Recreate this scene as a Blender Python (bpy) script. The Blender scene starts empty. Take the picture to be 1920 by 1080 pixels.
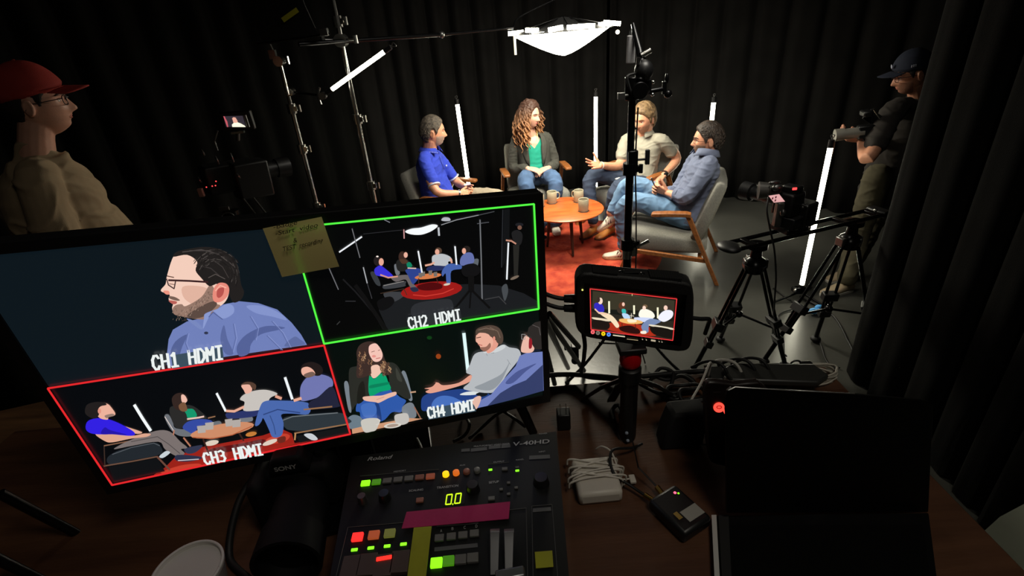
import bpy, bmesh, math, random
import numpy as np
from mathutils import Vector, Matrix, noise
sc = bpy.context.scene
C = sc.collection
V = lambda *a: np.array(a if len(a) > 1 else a[0], float)
# ------------------------------------------------------------------ camera
FPX, CAM_Z = 960.0, 1.93
_dn = V(155., 1860., FPX); _dn = _dn/np.linalg.norm(_dn)
_up = -_dn
_Y = V(0, 0, 1) - _up*_up[2]; _Y = _Y/np.linalg.norm(_Y)
RW = np.array([np.cross(_Y, _up), _Y, _up])
cd = bpy.data.cameras.new('camera'); cam = bpy.data.objects.new('camera', cd); C.objects.link(cam)
cd.sensor_width = 36; cd.lens = FPX/1920*36; cd.clip_start = .02; cd.clip_end = 60
cm = np.eye(4); cm[:3, 0] = RW[:, 0]; cm[:3, 1] = -RW[:, 1]; cm[:3, 2] = -RW[:, 2]; cm[:3, 3] = (0, 0, CAM_Z)
cam.matrix_world = Matrix(cm.tolist()); sc.camera = cam
# ------------------------------------------------------------------ view, world
sc.view_settings.view_transform = 'Standard'; sc.view_settings.look = 'None'
sc.view_settings.exposure = 0.0; sc.view_settings.gamma = 1.0; sc.view_settings.use_curve_mapping = False
w = bpy.data.worlds.new('world'); sc.world = w; w.use_nodes = True
w.node_tree.nodes['Background'].inputs[0].default_value = (.01, .01, .01, 1)
w.node_tree.nodes['Background'].inputs[1].default_value = .03
LANTERN, TUBE = 50.0, 22.0         # emission of the lamps
wl = bpy.data.lights.new('desk_fill_light', 'AREA'); wl.shape = 'DISK'; wl.size = .5; wl.energy = 8.5; wl.color = (1, .93, .80)   # added unseen fill, brightens the desk and foreground
wlo = bpy.data.objects.new('desk_fill_light', wl); C.objects.link(wlo); wlo.location = (.6, -.2, 3.2)
kl = bpy.data.lights.new('set_fill_light', 'AREA'); kl.shape = 'DISK'; kl.size = .9; kl.energy = 20; kl.color = (1, .95, .84)   # added unseen fill high on the camera side, brightens surfaces facing the camera
klo = bpy.data.objects.new('set_fill_light', kl); C.objects.link(klo); klo.location = (1.0, 2.3, 3.1)
klo.rotation_euler = (Vector((.55, 4.5, .7))-Vector((1.0, 2.3, 3.1))).to_track_quat('-Z', 'Y').to_euler(); kl.spread = 1.6
# measuring: a ray through a photo pixel met with a depth, a height or a plane of the room
def ray(px, py): return RW @ V(px-960, py-540, FPX)
def at(px, py, y): d = ray(px, py); return V(0, 0, CAM_Z) + d*(y/d[1])
def atz(px, py, z): d = ray(px, py); return V(0, 0, CAM_Z) + d*((z-CAM_Z)/d[2])
def atp(px, py, o, n): d = ray(px, py); p = V(0, 0, CAM_Z); return p + d*(((o-p) @ n)/(d @ n))
def nrm(a): return a/max(1e-9, np.linalg.norm(a))
rnd = random.Random(7)
# ------------------------------------------------------------------ materials
def lin(c):
    c = [x/255 for x in c]; return tuple(x/12.92 if x <= .04045 else ((x+.055)/1.055)**2.4 for x in c)
MATS = {}
def mat(name, rgb, rough=.6, metal=0., bump=0., bscale=60., var=.0, vscale=8., spec=.5, sheen=0., coat=0., dark=None, stretch=None):
    if name in MATS: return MATS[name]
    m = bpy.data.materials.new(name); m.use_nodes = True; nt = m.node_tree; b = nt.nodes['Principled BSDF']
    c = lin(rgb); b.inputs['Roughness'].default_value = rough; b.inputs['Metallic'].default_value = metal
    b.inputs['Specular IOR Level'].default_value = spec
    b.inputs['Sheen Weight'].default_value = sheen; b.inputs['Coat Weight'].default_value = coat
    tc = nt.nodes.new('ShaderNodeTexCoord'); mp = nt.nodes.new('ShaderNodeMapping'); nt.links.new(tc.outputs['Object'], mp.inputs[0])
    if stretch: mp.inputs['Scale'].default_value = stretch
    n = nt.nodes.new('ShaderNodeTexNoise'); n.inputs['Scale'].default_value = vscale; n.inputs['Detail'].default_value = 5
    nt.links.new(mp.outputs[0], n.inputs['Vector'])
    mx = nt.nodes.new('ShaderNodeMix'); mx.data_type = 'RGBA'
    v = var if var else .06
    d = lin(dark) if dark else tuple(x*(1-v) for x in c)
    mx.inputs[6].default_value = (*d, 1); mx.inputs[7].default_value = (*[min(1, x*(1+(0 if dark else v))) for x in c], 1)
    rp = nt.nodes.new('ShaderNodeMapRange'); rp.inputs[1].default_value = .32; rp.inputs[2].default_value = .68
    nt.links.new(n.outputs[0], rp.inputs[0]); nt.links.new(rp.outputs[0], mx.inputs[0]); nt.links.new(mx.outputs[2], b.inputs['Base Color'])
    if bump:
        n2 = nt.nodes.new('ShaderNodeTexNoise'); n2.inputs['Scale'].default_value = bscale; n2.inputs['Detail'].default_value = 3
        nt.links.new(mp.outputs[0], n2.inputs['Vector'])
        bp = nt.nodes.new('ShaderNodeBump'); bp.inputs['Strength'].default_value = bump; bp.inputs['Distance'].default_value = .004
        nt.links.new(n2.outputs[0], bp.inputs['Height']); nt.links.new(bp.outputs[0], b.inputs['Normal'])
    MATS[name] = m; return m
def emit(name, rgb, s=1.0):
    if name in MATS: return MATS[name]
    m = bpy.data.materials.new(name); m.use_nodes = True; b = m.node_tree.nodes['Principled BSDF']
    b.inputs['Base Color'].default_value = (.02, .02, .02, 1); b.inputs['Emission Color'].default_value = (*lin(rgb), 1)
    b.inputs['Emission Strength'].default_value = s; MATS[name] = m; return m
black = mat('black_plastic', (20, 20, 21), .42)
matte = mat('matte_black', (12, 12, 12), .8)
rubber = mat('black_rubber', (14, 14, 14), .6)
chrome = mat('chrome', (205, 203, 198), .22, 1.)
blackmetal = mat('black_metal', (26, 26, 27), .25, .7)
steel = mat('grey_metal', (120, 120, 118), .35, .9)
velvet = mat('black_curtain_cloth', (17, 16, 15), .95, 0, .3, 300, .25, 5, spec=.15, sheen=.0)
velvet3 = mat('shaded_curtain_cloth', (7, 7, 6), .95, 0, .3, 300, .25, 5, spec=.1)  # same cloth darkened: the shade on the left curtain is put into its colour
velvet2 = mat('black_side_curtain_cloth', (12, 12, 11), .95, 0, .3, 300, .25, 5, spec=.15)
skin = mat('skin', (214, 150, 118), .5, 0, .12, 220, .1, 25)
skin2 = mat('light_skin', (216, 162, 138), .5, 0, .1, 220, .07, 25)
denim = mat('blue_denim', (66, 92, 128), .85, 0, .5, 500, .22, 14)
denim_light = mat('light_blue_denim', (100, 132, 165), .85, 0, .5, 500, .22, 14)
denim_dark = mat('dark_blue_denim', (50, 62, 84), .85, 0, .5, 500, .22, 14)
chair_cloth = mat('grey_wool', (128, 126, 118), .95, 0, .9, 420, .16, 120)
wood = mat('oiled_wood', (158, 98, 50), .42, 0, .1, 40, 0, 6, dark=(120, 68, 30), stretch=(1, 8, 8))
# ------------------------------------------------------------------ mesh building
ORG = {}
I3 = np.eye(3)
def basis(y, up=(0, 0, 1)):                    # columns right, forward, up ; forward = y
    y = nrm(V(y)); x = nrm(np.cross(y, V(up))); z = np.cross(x, y); return np.array([x, y, z]).T
def rotz(a): c, s = math.cos(a), math.sin(a); return np.array([[c, -s, 0], [s, c, 0], [0, 0, 1.]])
def rotx(a): c, s = math.cos(a), math.sin(a); return np.array([[1, 0, 0], [0, c, -s], [0, s, c.real]])
def roty(a): c, s = math.cos(a), math.sin(a); return np.array([[c, 0, s], [0, 1, 0], [-s, 0, c]])
class MB:
    def __init__(s): s.v = []; s.f = []; s.n = 0
    def add(s, v, f):
        v = np.asarray(v, float).reshape(-1, 3); s.v.append(v); s.f += [tuple(i+s.n for i in q) for q in f]; s.n += len(v); return s
    def box(s, c, d, M=I3):
        q = np.array([[x, y, z] for x in (-.5, .5) for y in (-.5, .5) for z in (-.5, .5)])*V(d)
        return s.add(q @ M.T + V(c), [(0, 1, 3, 2), (4, 6, 7, 5), (0, 4, 5, 1), (2, 3, 7, 6), (0, 2, 6, 4), (1, 5, 7, 3)])
    def grid(s, P, closed_u=False, caps=False, flip=False):   # P[j][i] rings j, points i (closed around i)
        P = np.asarray(P, float); nj, ni = P.shape[:2]; f = []
        for j in range(nj-1):
            for i in range(ni if closed_u else ni-1):
                a, b = j*ni+i, j*ni+(i+1) % ni; f.append((a, b, b+ni, a+ni))
        if caps: f.append(tuple(range(ni))[::-1]); f.append(tuple((nj-1)*ni+i for i in range(ni)))
        if flip: f = [q[::-1] for q in f]
        return s.add(P.reshape(-1, 3), f)
    def tube(s, pts, r, seg=12, rnd_caps=False, flat=None, ref=None):
        pts = [V(p) for p in pts]; n = len(pts); R = list(r) if hasattr(r, '__len__') else [r]*n
        T = [nrm(pts[min(i+1, n-1)]-pts[max(i-1, 0)]) for i in range(n)]
        u = V(ref) if ref is not None else (V(0, 0, 1) if abs(T[0][2]) < .9 else V(1, 0, 0))
        if rnd_caps:
            p2, r2, t2 = [], [], []
            for a in (90, 60, 30): x = math.radians(a); p2.append(pts[0]-T[0]*R[0]*math.sin(x)); r2.append(max(R[0]*math.cos(x), 1e-4)); t2.append(T[0])
            p2 += pts; r2 += R; t2 += T
            for a in (30, 60, 90): x = math.radians(a); p2.append(pts[-1]+T[-1]*R[-1]*math.sin(x)); r2.append(max(R[-1]*math.cos(x), 1e-4)); t2.append(T[-1])
            pts, R, T = p2, r2, t2
        P = []
        for p, rr, t in zip(pts, R, T):
            u = nrm(u-t*(u @ t)); w_ = np.cross(t, u); fl = flat if flat else 1.
            P.append([p+rr*(math.cos(2*math.pi*k/seg)*u+math.sin(2*math.pi*k/seg)*w_*fl) for k in range(seg)])
        return s.grid(P, True, True)
    def rod(s, a, b, r, r2=None, seg=12): return s.tube([a, b], [r, r if r2 is None else r2], seg)
    def ell(s, c, r, M=I3, nu=20, nv=12):
        r = V(r, r, r) if not hasattr(r, '__len__') else V(r); P = []
        for j in range(nv+1):
            ph = math.pi*j/nv-math.pi/2; cr = max(math.cos(ph), 1e-4)
            P.append([(V(math.cos(2*math.pi*i/nu)*cr, math.sin(2*math.pi*i/nu)*cr, math.sin(ph))*r) @ M.T+V(c) for i in range(nu)])
        return s.grid(P, True, True)
    def lathe(s, prof, c=(0, 0, 0), M=I3, seg=32, caps=True):
        P = [[V(r*math.cos(2*math.pi*i/seg), r*math.sin(2*math.pi*i/seg), z) @ M.T+V(c) for i in range(seg)] for r, z in prof]
        return s.grid(P, True, caps)
    def prism(s, pts, ext):                    # planar outline pushed along the vector ext
        p = [V(q) for q in pts]; n = len(p); e = V(ext)
        nn = np.zeros(3)
        for i in range(n): nn += np.cross(p[i]-p[0], p[(i+1) % n]-p[0])
        if nn @ e > 0: p = p[::-1]
        f = [tuple(range(n)), tuple(range(2*n-1, n-1, -1))]+[((i+1) % n, i, i+n, (i+1) % n+n) for i in range(n)]
        return s.add(p+[q+e for q in p], f)
    def mesh(s, name): me = bpy.data.meshes.new(name); me.from_pydata(np.concatenate(s.v).tolist(), [], s.f); me.update(); return me
    def build(s, name, m, parent=None, bevel=0, smooth=40, label=None, solid=0, sub=0):
        me = s.mesh(name); o = finish(name, me, m, parent, smooth)
        if solid: x = o.modifiers.new('solid', 'SOLIDIFY'); x.thickness = solid; x.offset = 0
        if bevel: x = o.modifiers.new('bevel', 'BEVEL'); x.width = bevel; x.segments = 2 if bevel < .02 else 4; x.limit_method = 'ANGLE'; x.harden_normals = False
        if sub: x = o.modifiers.new('sub', 'SUBSURF'); x.levels = sub; x.render_levels = sub
        if label: o['label'] = label
        return o
def finish(name, me, m, parent, smooth=40):
    if smooth:
        me.shade_smooth()
        if smooth < 180: me.set_sharp_from_angle(angle=math.radians(smooth))
    o = bpy.data.objects.new(name, me); C.objects.link(o); me.materials.append(m)
    if parent is not None:
        g = ORG.get(parent.name, (0, 0, 0)); ORG[o.name] = g
        if any(g): me.transform(Matrix.Translation([-x for x in g]))
        o.parent = parent
    return o
def tag(o, label, cat=None, group=None, kind=None):
    if label: o['label'] = label
    if cat: o['category'] = cat
    if group: o['group'] = group
    if kind: o['kind'] = kind
    return o
def thing(name, label, cat, loc=(0, 0, 0), group=None):
    o = bpy.data.objects.new(name, None); C.objects.link(o); o.location = [float(x) for x in loc]; o.empty_display_size = .1
    ORG[o.name] = tuple(float(x) for x in loc); return tag(o, label, cat, group)
def place(o, loc, rz=0, rx=0, ry=0): o.location = [float(x) for x in loc]; o.rotation_euler = (rx, ry, rz); return o
def dup(root, label=None):
    def cp(o, par):
        c = o.copy(); C.objects.link(c)
        if par: c.parent = par
        for ch in list(o.children): cp(ch, c)
        return c
    r = cp(root, None)
    if label: r['label'] = label
    return r
def solo(mb, name, m, label, cat, group=None, kind=None, **k):       # a thing that is one mesh, origin at its lowest point
    allv = np.concatenate(mb.v); c = (allv.min(0)+allv.max(0))/2; c[2] = allv[:, 2].min()
    mb.v = [x-c for x in mb.v]; o = mb.build(name, m, None, **k); o.location = c.tolist(); return tag(o, label, cat, group, kind)
def struct(mb, name, m, **k): o = mb.build(name, m, None, **k); o['kind'] = 'structure'; return o
def voxel(mb, name, m, parent, size=.006, it=3, fac=.5, wr=None, smooth=180):
    me = mb.mesh('tmp'); o = bpy.data.objects.new('tmp', me); C.objects.link(o)
    r = o.modifiers.new('r', 'REMESH'); r.mode = 'VOXEL'; r.voxel_size = size; r.use_smooth_shade = True
    if it: s_ = o.modifiers.new('s', 'SMOOTH'); s_.factor = fac; s_.iterations = it
    dg = bpy.context.evaluated_depsgraph_get(); ev = o.evaluated_get(dg); nm = bpy.data.meshes.new_from_object(ev)
    bpy.data.objects.remove(o); bpy.data.meshes.remove(me); nm.name = name; nm.materials.clear()
    if wr:
        amp, scl, seed = wr; nm.update(); no = [0]*(len(nm.vertices)*3); nm.vertices.foreach_get('normal', no)
        for i, v in enumerate(nm.vertices):
            p = v.co; w1 = noise.noise(Vector((p.x*5+seed, p.y*5, p.z*5)))*.5; q = Vector((p.x*scl+seed+w1, p.y*scl+w1, p.z*scl*2.1-w1*2))
            a = (1-min(1, abs(noise.noise(q))*3.4))**1.5; b_ = noise.noise(q*.45+Vector((5, 1, 2)))
            v.co = p+Vector(no[3*i:3*i+3])*amp*(a*.85+b_*.55-.3)
    return finish(name, nm, m, parent, smooth)
def spline(pts, n=6):
    pts = [V(p) for p in pts]
    if len(pts) < 3: return pts
    P = [2*pts[0]-pts[1]]+pts+[2*pts[-1]-pts[-2]]; out = []
    for i in range(1, len(P)-2):
        for k in range(n):
            t = k/n; a, b, c, d = P[i-1:i+3]
            out.append(.5*((2*b)+(c-a)*t+(2*a-5*b+4*c-d)*t*t+(3*b-a-3*c+d)*t**3))
    return out+[pts[-1]]
def cable(pts, r, name, m, label, cat='cable', parent=None, group=None):
    mb = MB().tube(spline(pts, 8), r, 8)
    if parent: return mb.build(name, m, parent, smooth=180)
    return solo(mb, name, m, label, cat, group, smooth=180)
def text_mesh(txt, o3, xd, yd, width, height, name, m, parent, bold=.0, shear=0, depth=0, spacing=1.):
    c = bpy.data.curves.new('t', 'FONT'); c.body = txt; c.offset = bold; c.shear = shear; c.space_character = spacing
    ob = bpy.data.objects.new('t', c); C.objects.link(ob); dg = bpy.context.evaluated_depsgraph_get()
    me = bpy.data.meshes.new_from_object(ob.evaluated_get(dg)); bpy.data.objects.remove(ob)
    co = np.array([v.co[:] for v in me.vertices]); mn, mx_ = co.min(0), co.max(0); me2 = bpy.data.meshes.new(name)
    u = (co[:, 0]-mn[0])/(mx_[0]-mn[0])*width; h = (co[:, 1]-0)/(max(mx_[1], .1))*height
    P = V(o3)+u[:, None]*nrm(V(xd))+h[:, None]*nrm(V(yd))
    me2.from_pydata(P.tolist(), [], [tuple(p.vertices) for p in me.polygons]); me2.update(); bpy.data.meshes.remove(me)
    return finish(name, me2, m, parent, 0)
# ================================================================== the room
floor_m = mat('dark_vinyl_floor', (66, 66, 62), .3, 0, .12, 30, .18, 3, spec=.5)
struct(MB().box((0, 3, -.05), (9, 12, .1)), 'floor', floor_m, smooth=0)
blackwall = mat('black_paint', (24, 24, 24), .9)
struct(MB().box((0, 3, 3.55), (9, 12, .1)), 'ceiling', blackwall, smooth=0)
struct(MB().box((0, 8.05, 1.75), (9, .1, 3.5)), 'wall_back', blackwall, smooth=0)
struct(MB().box((-3.6, 3, 1.75), (.1, 10, 3.5)), 'wall_left', blackwall, smooth=0)
struct(MB().box((0, -1.5, 1.75), (9, .1, 3.5)), 'wall_front', blackwall, smooth=0)
struct(MB().box((4.4, 3, 1.75), (.1, 10, 3.5)), 'wall_right', blackwall, smooth=0)
def curtain(path, label, m, z0=.01, z1=3.3, pitch=.30, amp=.06, seed=0):
    P = [V(x, y, 0) for x, y in path]; S = spline(P, 24); R = random.Random(seed)
    d = [0]
    for a, b in zip(S[:-1], S[1:]): d.append(d[-1]+np.linalg.norm(b-a))
    n = int(d[-1]/.018); rows = 9; ph = 0; out = [[] for _ in range(rows)]; pt = pitch
    for i in range(n+1):
        s_ = d[-1]*i/n; k = min(max(np.searchsorted(d, s_)-1, 0), len(S)-2); t = (s_-d[k])/max(1e-6, d[k+1]-d[k])
        p = S[k]*(1-t)+S[k+1]*t; tn = nrm(S[k+1]-S[k]); nn = V(-tn[1], tn[0], 0)
        pt = pitch*(1+.55*noise.noise(Vector((s_*.9, seed*3.1, 0)))); ph += 2*math.pi*(d[-1]/n)/pt
        for j in range(rows):
            z = z0+(z1-z0)*j/(rows-1); q = noise.noise(Vector((s_*1.3, z*.25, seed)))
            o_ = amp*(math.sin(ph+.5*q)+.35*math.sin(2*ph+1+seed))*(1-.25*j/rows)*(.75+.7*q)
            out[j].append(p+nn*o_+tn*.35*amp*math.cos(ph)+V(0, 0, z))
    mb = MB().grid(out); return solo(mb, 'stage_curtain', m, label, 'curtain', smooth=180, solid=.004)
curtain([(-3.3, 2.2), (-2.6, 3.6), (-2.0, 4.8), (-1.45, 5.7)], 'black pleated curtain at the left, behind the tall lighting stands', velvet3, seed=1)
curtain([(-1.5, 5.75), (-.7, 6.2), (.3, 6.4), (1.3, 6.3)], 'black pleated curtain behind the seated woman', velvet, seed=2)
curtain([(1.31, 6.36), (2.0, 5.95), (2.5, 5.55), (2.95, 5.15), (3.6, 4.6), (4.1, 4.0)], 'black pleated curtain at the back right, meeting the grey floor in view', velvet, seed=3, amp=.05)
curtain([(1.93, 2.42), (1.88, 2.2), (1.85, 1.6), (1.80, 1.0)], 'black pleated curtain hanging in the right foreground', velvet2, seed=4, pitch=.19, amp=.04)
struct(MB().prism([(1.63, y, z) for y, z in ((-.9, 0), (1.22, 0), (1.16, .28), (1.02, .66), (.86, 1.0), (-.9, 1.0))], (.05, 0, 0)), 'wall_side', mat('pale_partition_paint', (150, 155, 140), .7, 0, .1, 20), smooth=0)
# rug
def rugbuild():
    c = V(.52, 4.37, 0); r0 = .865; N = 150; P = []; F = []
    rings = 46
    for j in range(rings+1):
        rr = r0*j/rings
        row = []
        for i in range(N):
            a = 2*math.pi*i/N; x, y = rr*math.cos(a), rr*math.sin(a)
            h = .022+.009*noise.noise(Vector((x*14, y*14, 0)))+.006*noise.noise(Vector((x*38, y*38, 3)))+.004*rnd.random()
            if j == rings: h = .002
            row.append(c+V(x, y, h))
        P.append(row)
    return MB().grid(P[1:], True, False).add([c+V(0, 0, .02)]+P[1], [(0, i+1, (i+1) % N+1) for i in range(N)])
rug_m = mat('red_shag_wool', (206, 84, 50), .95, 0, 1., 260, 0, 11, dark=(160, 46, 28))
solo(rugbuild(), 'round_rug', rug_m, 'round red shaggy rug under the low coffee table', 'rug', smooth=180)
# ================================================================== chairs
def make_chair(label):
    t = thing('armchair', label, 'armchair', group='grey armchairs round the coffee table')
    q = MB(); P = []
    for y, zt, zb, hw in ((-.30, .335, .245, .25), (-.27, .35, .215, .275), (0, .385, .205, .285), (.24, .41, .205, .285), (.30, .405, .22, .28), (.325, .36, .26, .262)):
        ring = []
        for k in range(24):
            a = 2*math.pi*k/24; ca, sa = math.cos(a), math.sin(a)
            ring.append(V(hw*abs(ca)**.35*np.sign(ca), y, (zt+zb)/2+(zt-zb)/2*abs(sa)**.45*np.sign(sa)))
        P.append(ring)
    q.grid(P, True, True, flip=True); q.build('seat', chair_cloth, t, smooth=60)
    q = MB(); P = []
    for s_, hw, th in ((0, .25, .035), (.03, .272, .052), (.25, .272, .055), (.47, .262, .045), (.505, .255, .040), (.525, .245, .025)):
        c = V(0, -.215-s_*.30, .32+s_*.865); fw = V(0, .95, .32); ring = []
        for k in range(28):
            a = 2*math.pi*k/28; ca, sa = math.cos(a), math.sin(a); x = hw*abs(ca)**.22*np.sign(ca)
            ring.append(V(x, 0, 0)+c+fw*(th*abs(sa)**.35*np.sign(sa)+.20*x*x))
        P.append(ring)
    q.grid(P, True, True, flip=False); q.build('backrest', chair_cloth, t, smooth=60)
    for s_ in (-1, 1):
        X = s_*.325
        arm = MB(); P = []
        for y, z, hw, th in ((.125, .555, .026, .011), (.11, .558, .034, .014), (0, .565, .036, .015), (-.13, .567, .033, .016), (-.165, .56, .03, .016)):
            P.append([V(X+hw*cx, y, z+th*cz) for cx, cz in ((-1, -1), (1, -1), (1, 1), (-1, 1))])
        arm.grid(P, True, True); arm.build('armrest', wood, t, bevel=.006)
        leg = MB(); P = []
        for f_ in (0, .5, 1):
            a = V(X, -.145, .553)*(1-f_)+V(X*1.02, -.40, 0)*f_; hw, th = .015+.002*(1-f_), .030-.013*f_
            P.append([a+V(hw*cx, th*cz*.9, th*cz*.42) for cx, cz in ((-1, -1), (1, -1), (1, 1), (-1, 1))])
        P[-1] = [V(p[0], p[1], 0) for p in P[-1]]
        leg.grid(P, True, True); leg.build('rear_leg', wood, t, bevel=.004)
        rail = MB().box((X*.98, -.0, .222), (.028, .60, .034), rotx(.09)); rail.build('side_rail', wood, t, bevel=.004)
        leg = MB(); P = []
        for f_ in (0, 1):
            a = V(X, .27, .26)*(1-f_)+V(X*1.02, .37, 0)*f_; th = .028-.012*f_
            P.append([a+V(.015*cx, th*cz, 0) for cx, cz in ((-1, -1), (1, -1), (1, 1), (-1, 1))])
        leg.grid(P, True, True); leg.build('front_leg', wood, t, bevel=.004)
    MB().box((0, .24, .222), (.62, .03, .03)).box((0, -.255, .20), (.62, .03, .03)).build('cross_rail', wood, t, bevel=.004)
    return t
def yaw(f): return math.atan2(-f[0], f[1])
ch = make_chair('grey armchair with the blue-shirted man whose back is against it, nearest the monitor')
ch['label'] = 'grey armchair holding the man in the bright blue polo shirt'
place(ch, (-.50, 4.83, 0), yaw((.93, -.37)))
place(dup(ch, 'grey armchair holding the woman in the dark blazer'), (.35, 5.32, 0), yaw((.15, -.98)))
place(dup(ch, 'grey armchair holding the man in the cream polo shirt'), (1.27, 4.98, 0), yaw((-.84, -.54)))
place(dup(ch, 'grey armchair seen side-on from behind, holding the man in the denim-blue shirt'), (1.345, 3.965, 0), yaw((-.93, .36)))
# ================================================================== coffee table, mugs
TC = V(.54, 4.41, 0)
t = thing('coffee_table', 'low round orange-brown wooden coffee table with dark legs on the red rug', 'table', TC)
tm = mat('orange_table_wood', (192, 100, 44), .35, 0, .05, 40, 0, 5, dark=(160, 76, 30), stretch=(1, 6, 1))
MB().lathe([(.30, .398), (.33, .402), (.34, .41), (.34, .416), (.335, .42), (.0005, .42)], TC, seg=72).build('tabletop', tm, t)
for a in (-80, 30, 155):
    a = math.radians(a); u = V(math.cos(a), math.sin(a), 0)
    MB().tube([TC+u*.15+V(0, 0, .40), TC+u*.19+V(0, 0, .03)], [.017, .011], 12).build('leg', mat('dark_table_leg', (48, 30, 20), .5), t)
mugm = mat('oat_stoneware', (170, 162, 136), .45, 0, .15, 60, .1, 20)
def make_mug():
    t = thing('mug', 'x', 'mug', group='stoneware mugs on the coffee table')
    MB().lathe([(.0005, .004), (.036, .004), (.041, .0), (.044, .008), (.0455, .05), (.0455, .104), (.043, .107), (.040, .104), (.039, .05), (.036, .014), (.0005, .012)], seg=32, caps=False).build('cup_body', mugm, t)
    MB().tube(spline([V(.043, 0, .085), V(.062, 0, .088), V(.074, 0, .066), V(.068, 0, .038), V(.043, 0, .028)], 5), .0055, 8, flat=1.5).build('handle', mugm, t)
    MB().lathe([(.0005, .084), (.0385, .084)], seg=24, caps=False).build('drink', mat('coffee', (60, 36, 20), .1), t)
    return t
def make_coaster(p, lab):
    solo(MB().lathe([(.0005, 0), (.05, 0), (.052, .002), (.05, .004), (.0005, .004)], (p[0], p[1], .42), seg=6), 'coaster', mat('dark_coaster', (70, 58, 48), .7), lab, 'coaster', 'coasters under the mugs')
mug = make_mug()
ml = [((.439, 4.60), 0.2, 'stoneware mug in front of the seated woman, handle to the right'), ((.684, 4.57), 2.4, 'stoneware mug at the far right of the coffee table'),
      ((.685, 4.30), 2.0, 'stoneware mug nearest the front edge of the coffee table'), ((.315, 4.52), 3.0, 'stoneware mug half hidden behind the monitor edge')]
for i, (p, a, lab) in enumerate(ml):
    m_ = mug if i == 0 else dup(mug); m_['label'] = lab; place(m_, (p[0], p[1], .4243), a)
    make_coaster(p, lab.replace('stoneware mug', 'thin dark coaster under the mug'))
# ================================================================== lamps
lamp_m = emit('warm_lamp_diffuser', (255, 248, 226), LANTERN); tube_m = emit('tube_light_diffuser', (255, 250, 224), TUBE)
def led_tube(a, b, label, r=.02):          # diffuser along one side of an aluminium back
    a, b = V(a), V(b); d = nrm(b-a); t = thing('tube_light', label, 'tube light', a, 'LED tube lights round the set')
    MB().tube([a+d*.05, b-d*.05], r, 16).build('diffuser', tube_m, t)
    back = V(0, 1, 0) if a[0] < 1.9 else nrm(V(.9, .45, 0))
    M = basis(d, back if abs(d @ back) < .9 else V(1, 0, 0))
    MB().box((a+b)/2+back*r*.9, (r*1.9, np.linalg.norm(b-a)-.02, r*.7), M).build('aluminium_back', steel, t, bevel=.003)
    MB().tube([a, a+d*.05], r*1.12, 16).build('end_cap', black, t); MB().tube([b-d*.05, b], r*1.12, 16).build('end_cap', black, t)
    MB().tube(spline([b, b+d*.025+M[:, 0]*.012, b+d*.03-M[:, 0]*.012, b], 4), .003, 6).build('hanging_loop', steel, t)
    return t
def small_base(p, t):
    p = V(p)
    MB().lathe([(.0005, 0), (.10, 0), (.10, .012), (.03, .02), (.026, .05), (.0005, .05)], p, seg=28).build('base_plate', matte, t)
    MB().tube([p+V(0, 0, .05), p+V(0, 0, .12)], .012, 10).build('socket', blackmetal, t)
top = at(856, 186, 5.55); bt = at(880, 350, 5.55); bt = V(top[0]+(bt[0]-top[0])*1.0, 5.55, .13); small_base((bt[0], bt[1], 0), led_tube(bt, top, 'upright LED tube light glowing between the blue-shirted man and the woman'))
top = at(1117, 172, 5.75); bt = V(top[0], 5.75, .13); small_base((bt[0], bt[1], 0), led_tube(bt, top, 'upright LED tube light glowing between the woman and the cream-shirted man'))
top = at(1339, 182, 5.2); bt = V(top[0], 5.2, .13); small_base((bt[0], bt[1], 0), led_tube(bt, top, 'upright LED tube light glowing above the head of the denim-shirted man'))
top = at(1560, 262, 3.2); bt = at(1497, 550, 3.2); bt = V(top[0], 3.2, max(bt[2], .07)); led_tube(bt, top, 'tall LED tube light in front of the standing camera operator', .0155)
t = thing('light_clamp_stand', 'small black clamp foot holding the tube light by the right curtain', 'stand', (bt[0], bt[1], 0))
c = V(bt[0], bt[1], 0)
MB().box(c+V(-.01, 0, .075), (.07, .04, .05)).box(c+V(-.05, 0, .085), (.03, .03, .03)).build('clamp', blackmetal, t, bevel=.004)
for a in (190, 300, 40): MB().rod(c+V(0, 0, .06), c+V(.22*math.cos(math.radians(a)), .22*math.sin(math.radians(a)), .008), .008).build('leg', blackmetal, t)
MB().ell(c+V(-.055, -.02, .085), .012).build('knob', chrome, t)
a3, b3 = at(612, 175, 3.45), at(733, 88, 3.35)
led_tube(a3, b3, 'slanting LED tube light clamped to the left lighting stand', .0125)
# lantern soft light over the table
LC = at(1056, 58, 4.4)
t = thing('lantern_light', 'wide glowing fabric softlight hanging over the coffee table', 'softlight', LC+V(0, 0, -.17))
def lantern():
    P = []; N = 48
    R0, dz = .372, .175
    for j in range(13):
        f = j/12; rr = R0*(1-f)**.75 if j < 12 else .001
        P.append([V(rr*math.cos(2*math.pi*i/N)*(1+.012*math.cos(8*2*math.pi*i/N)), rr*math.sin(2*math.pi*i/N)*(1+.012*math.cos(8*2*math.pi*i/N)), -dz*f**1.05+.012*(1-f)*math.cos(6*math.pi*i/N)) for i in range(N)])
    return P
tilt = roty(-.012)
P = (np.array(lantern()) @ tilt.T)+LC
MB().grid(P, True, False, flip=True).build('diffuser', lamp_m, t, smooth=180)
MB().grid([[LC+tilt @ V(r*math.cos(2*math.pi*i/32), r*math.sin(2*math.pi*i/32), z) for i in range(32)] for r, z in ((.385, .0), (.36, .02), (.12, .05), (.06, .09), (.001, .10))], True, False).build('top_cover', matte, t, smooth=60)
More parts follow.
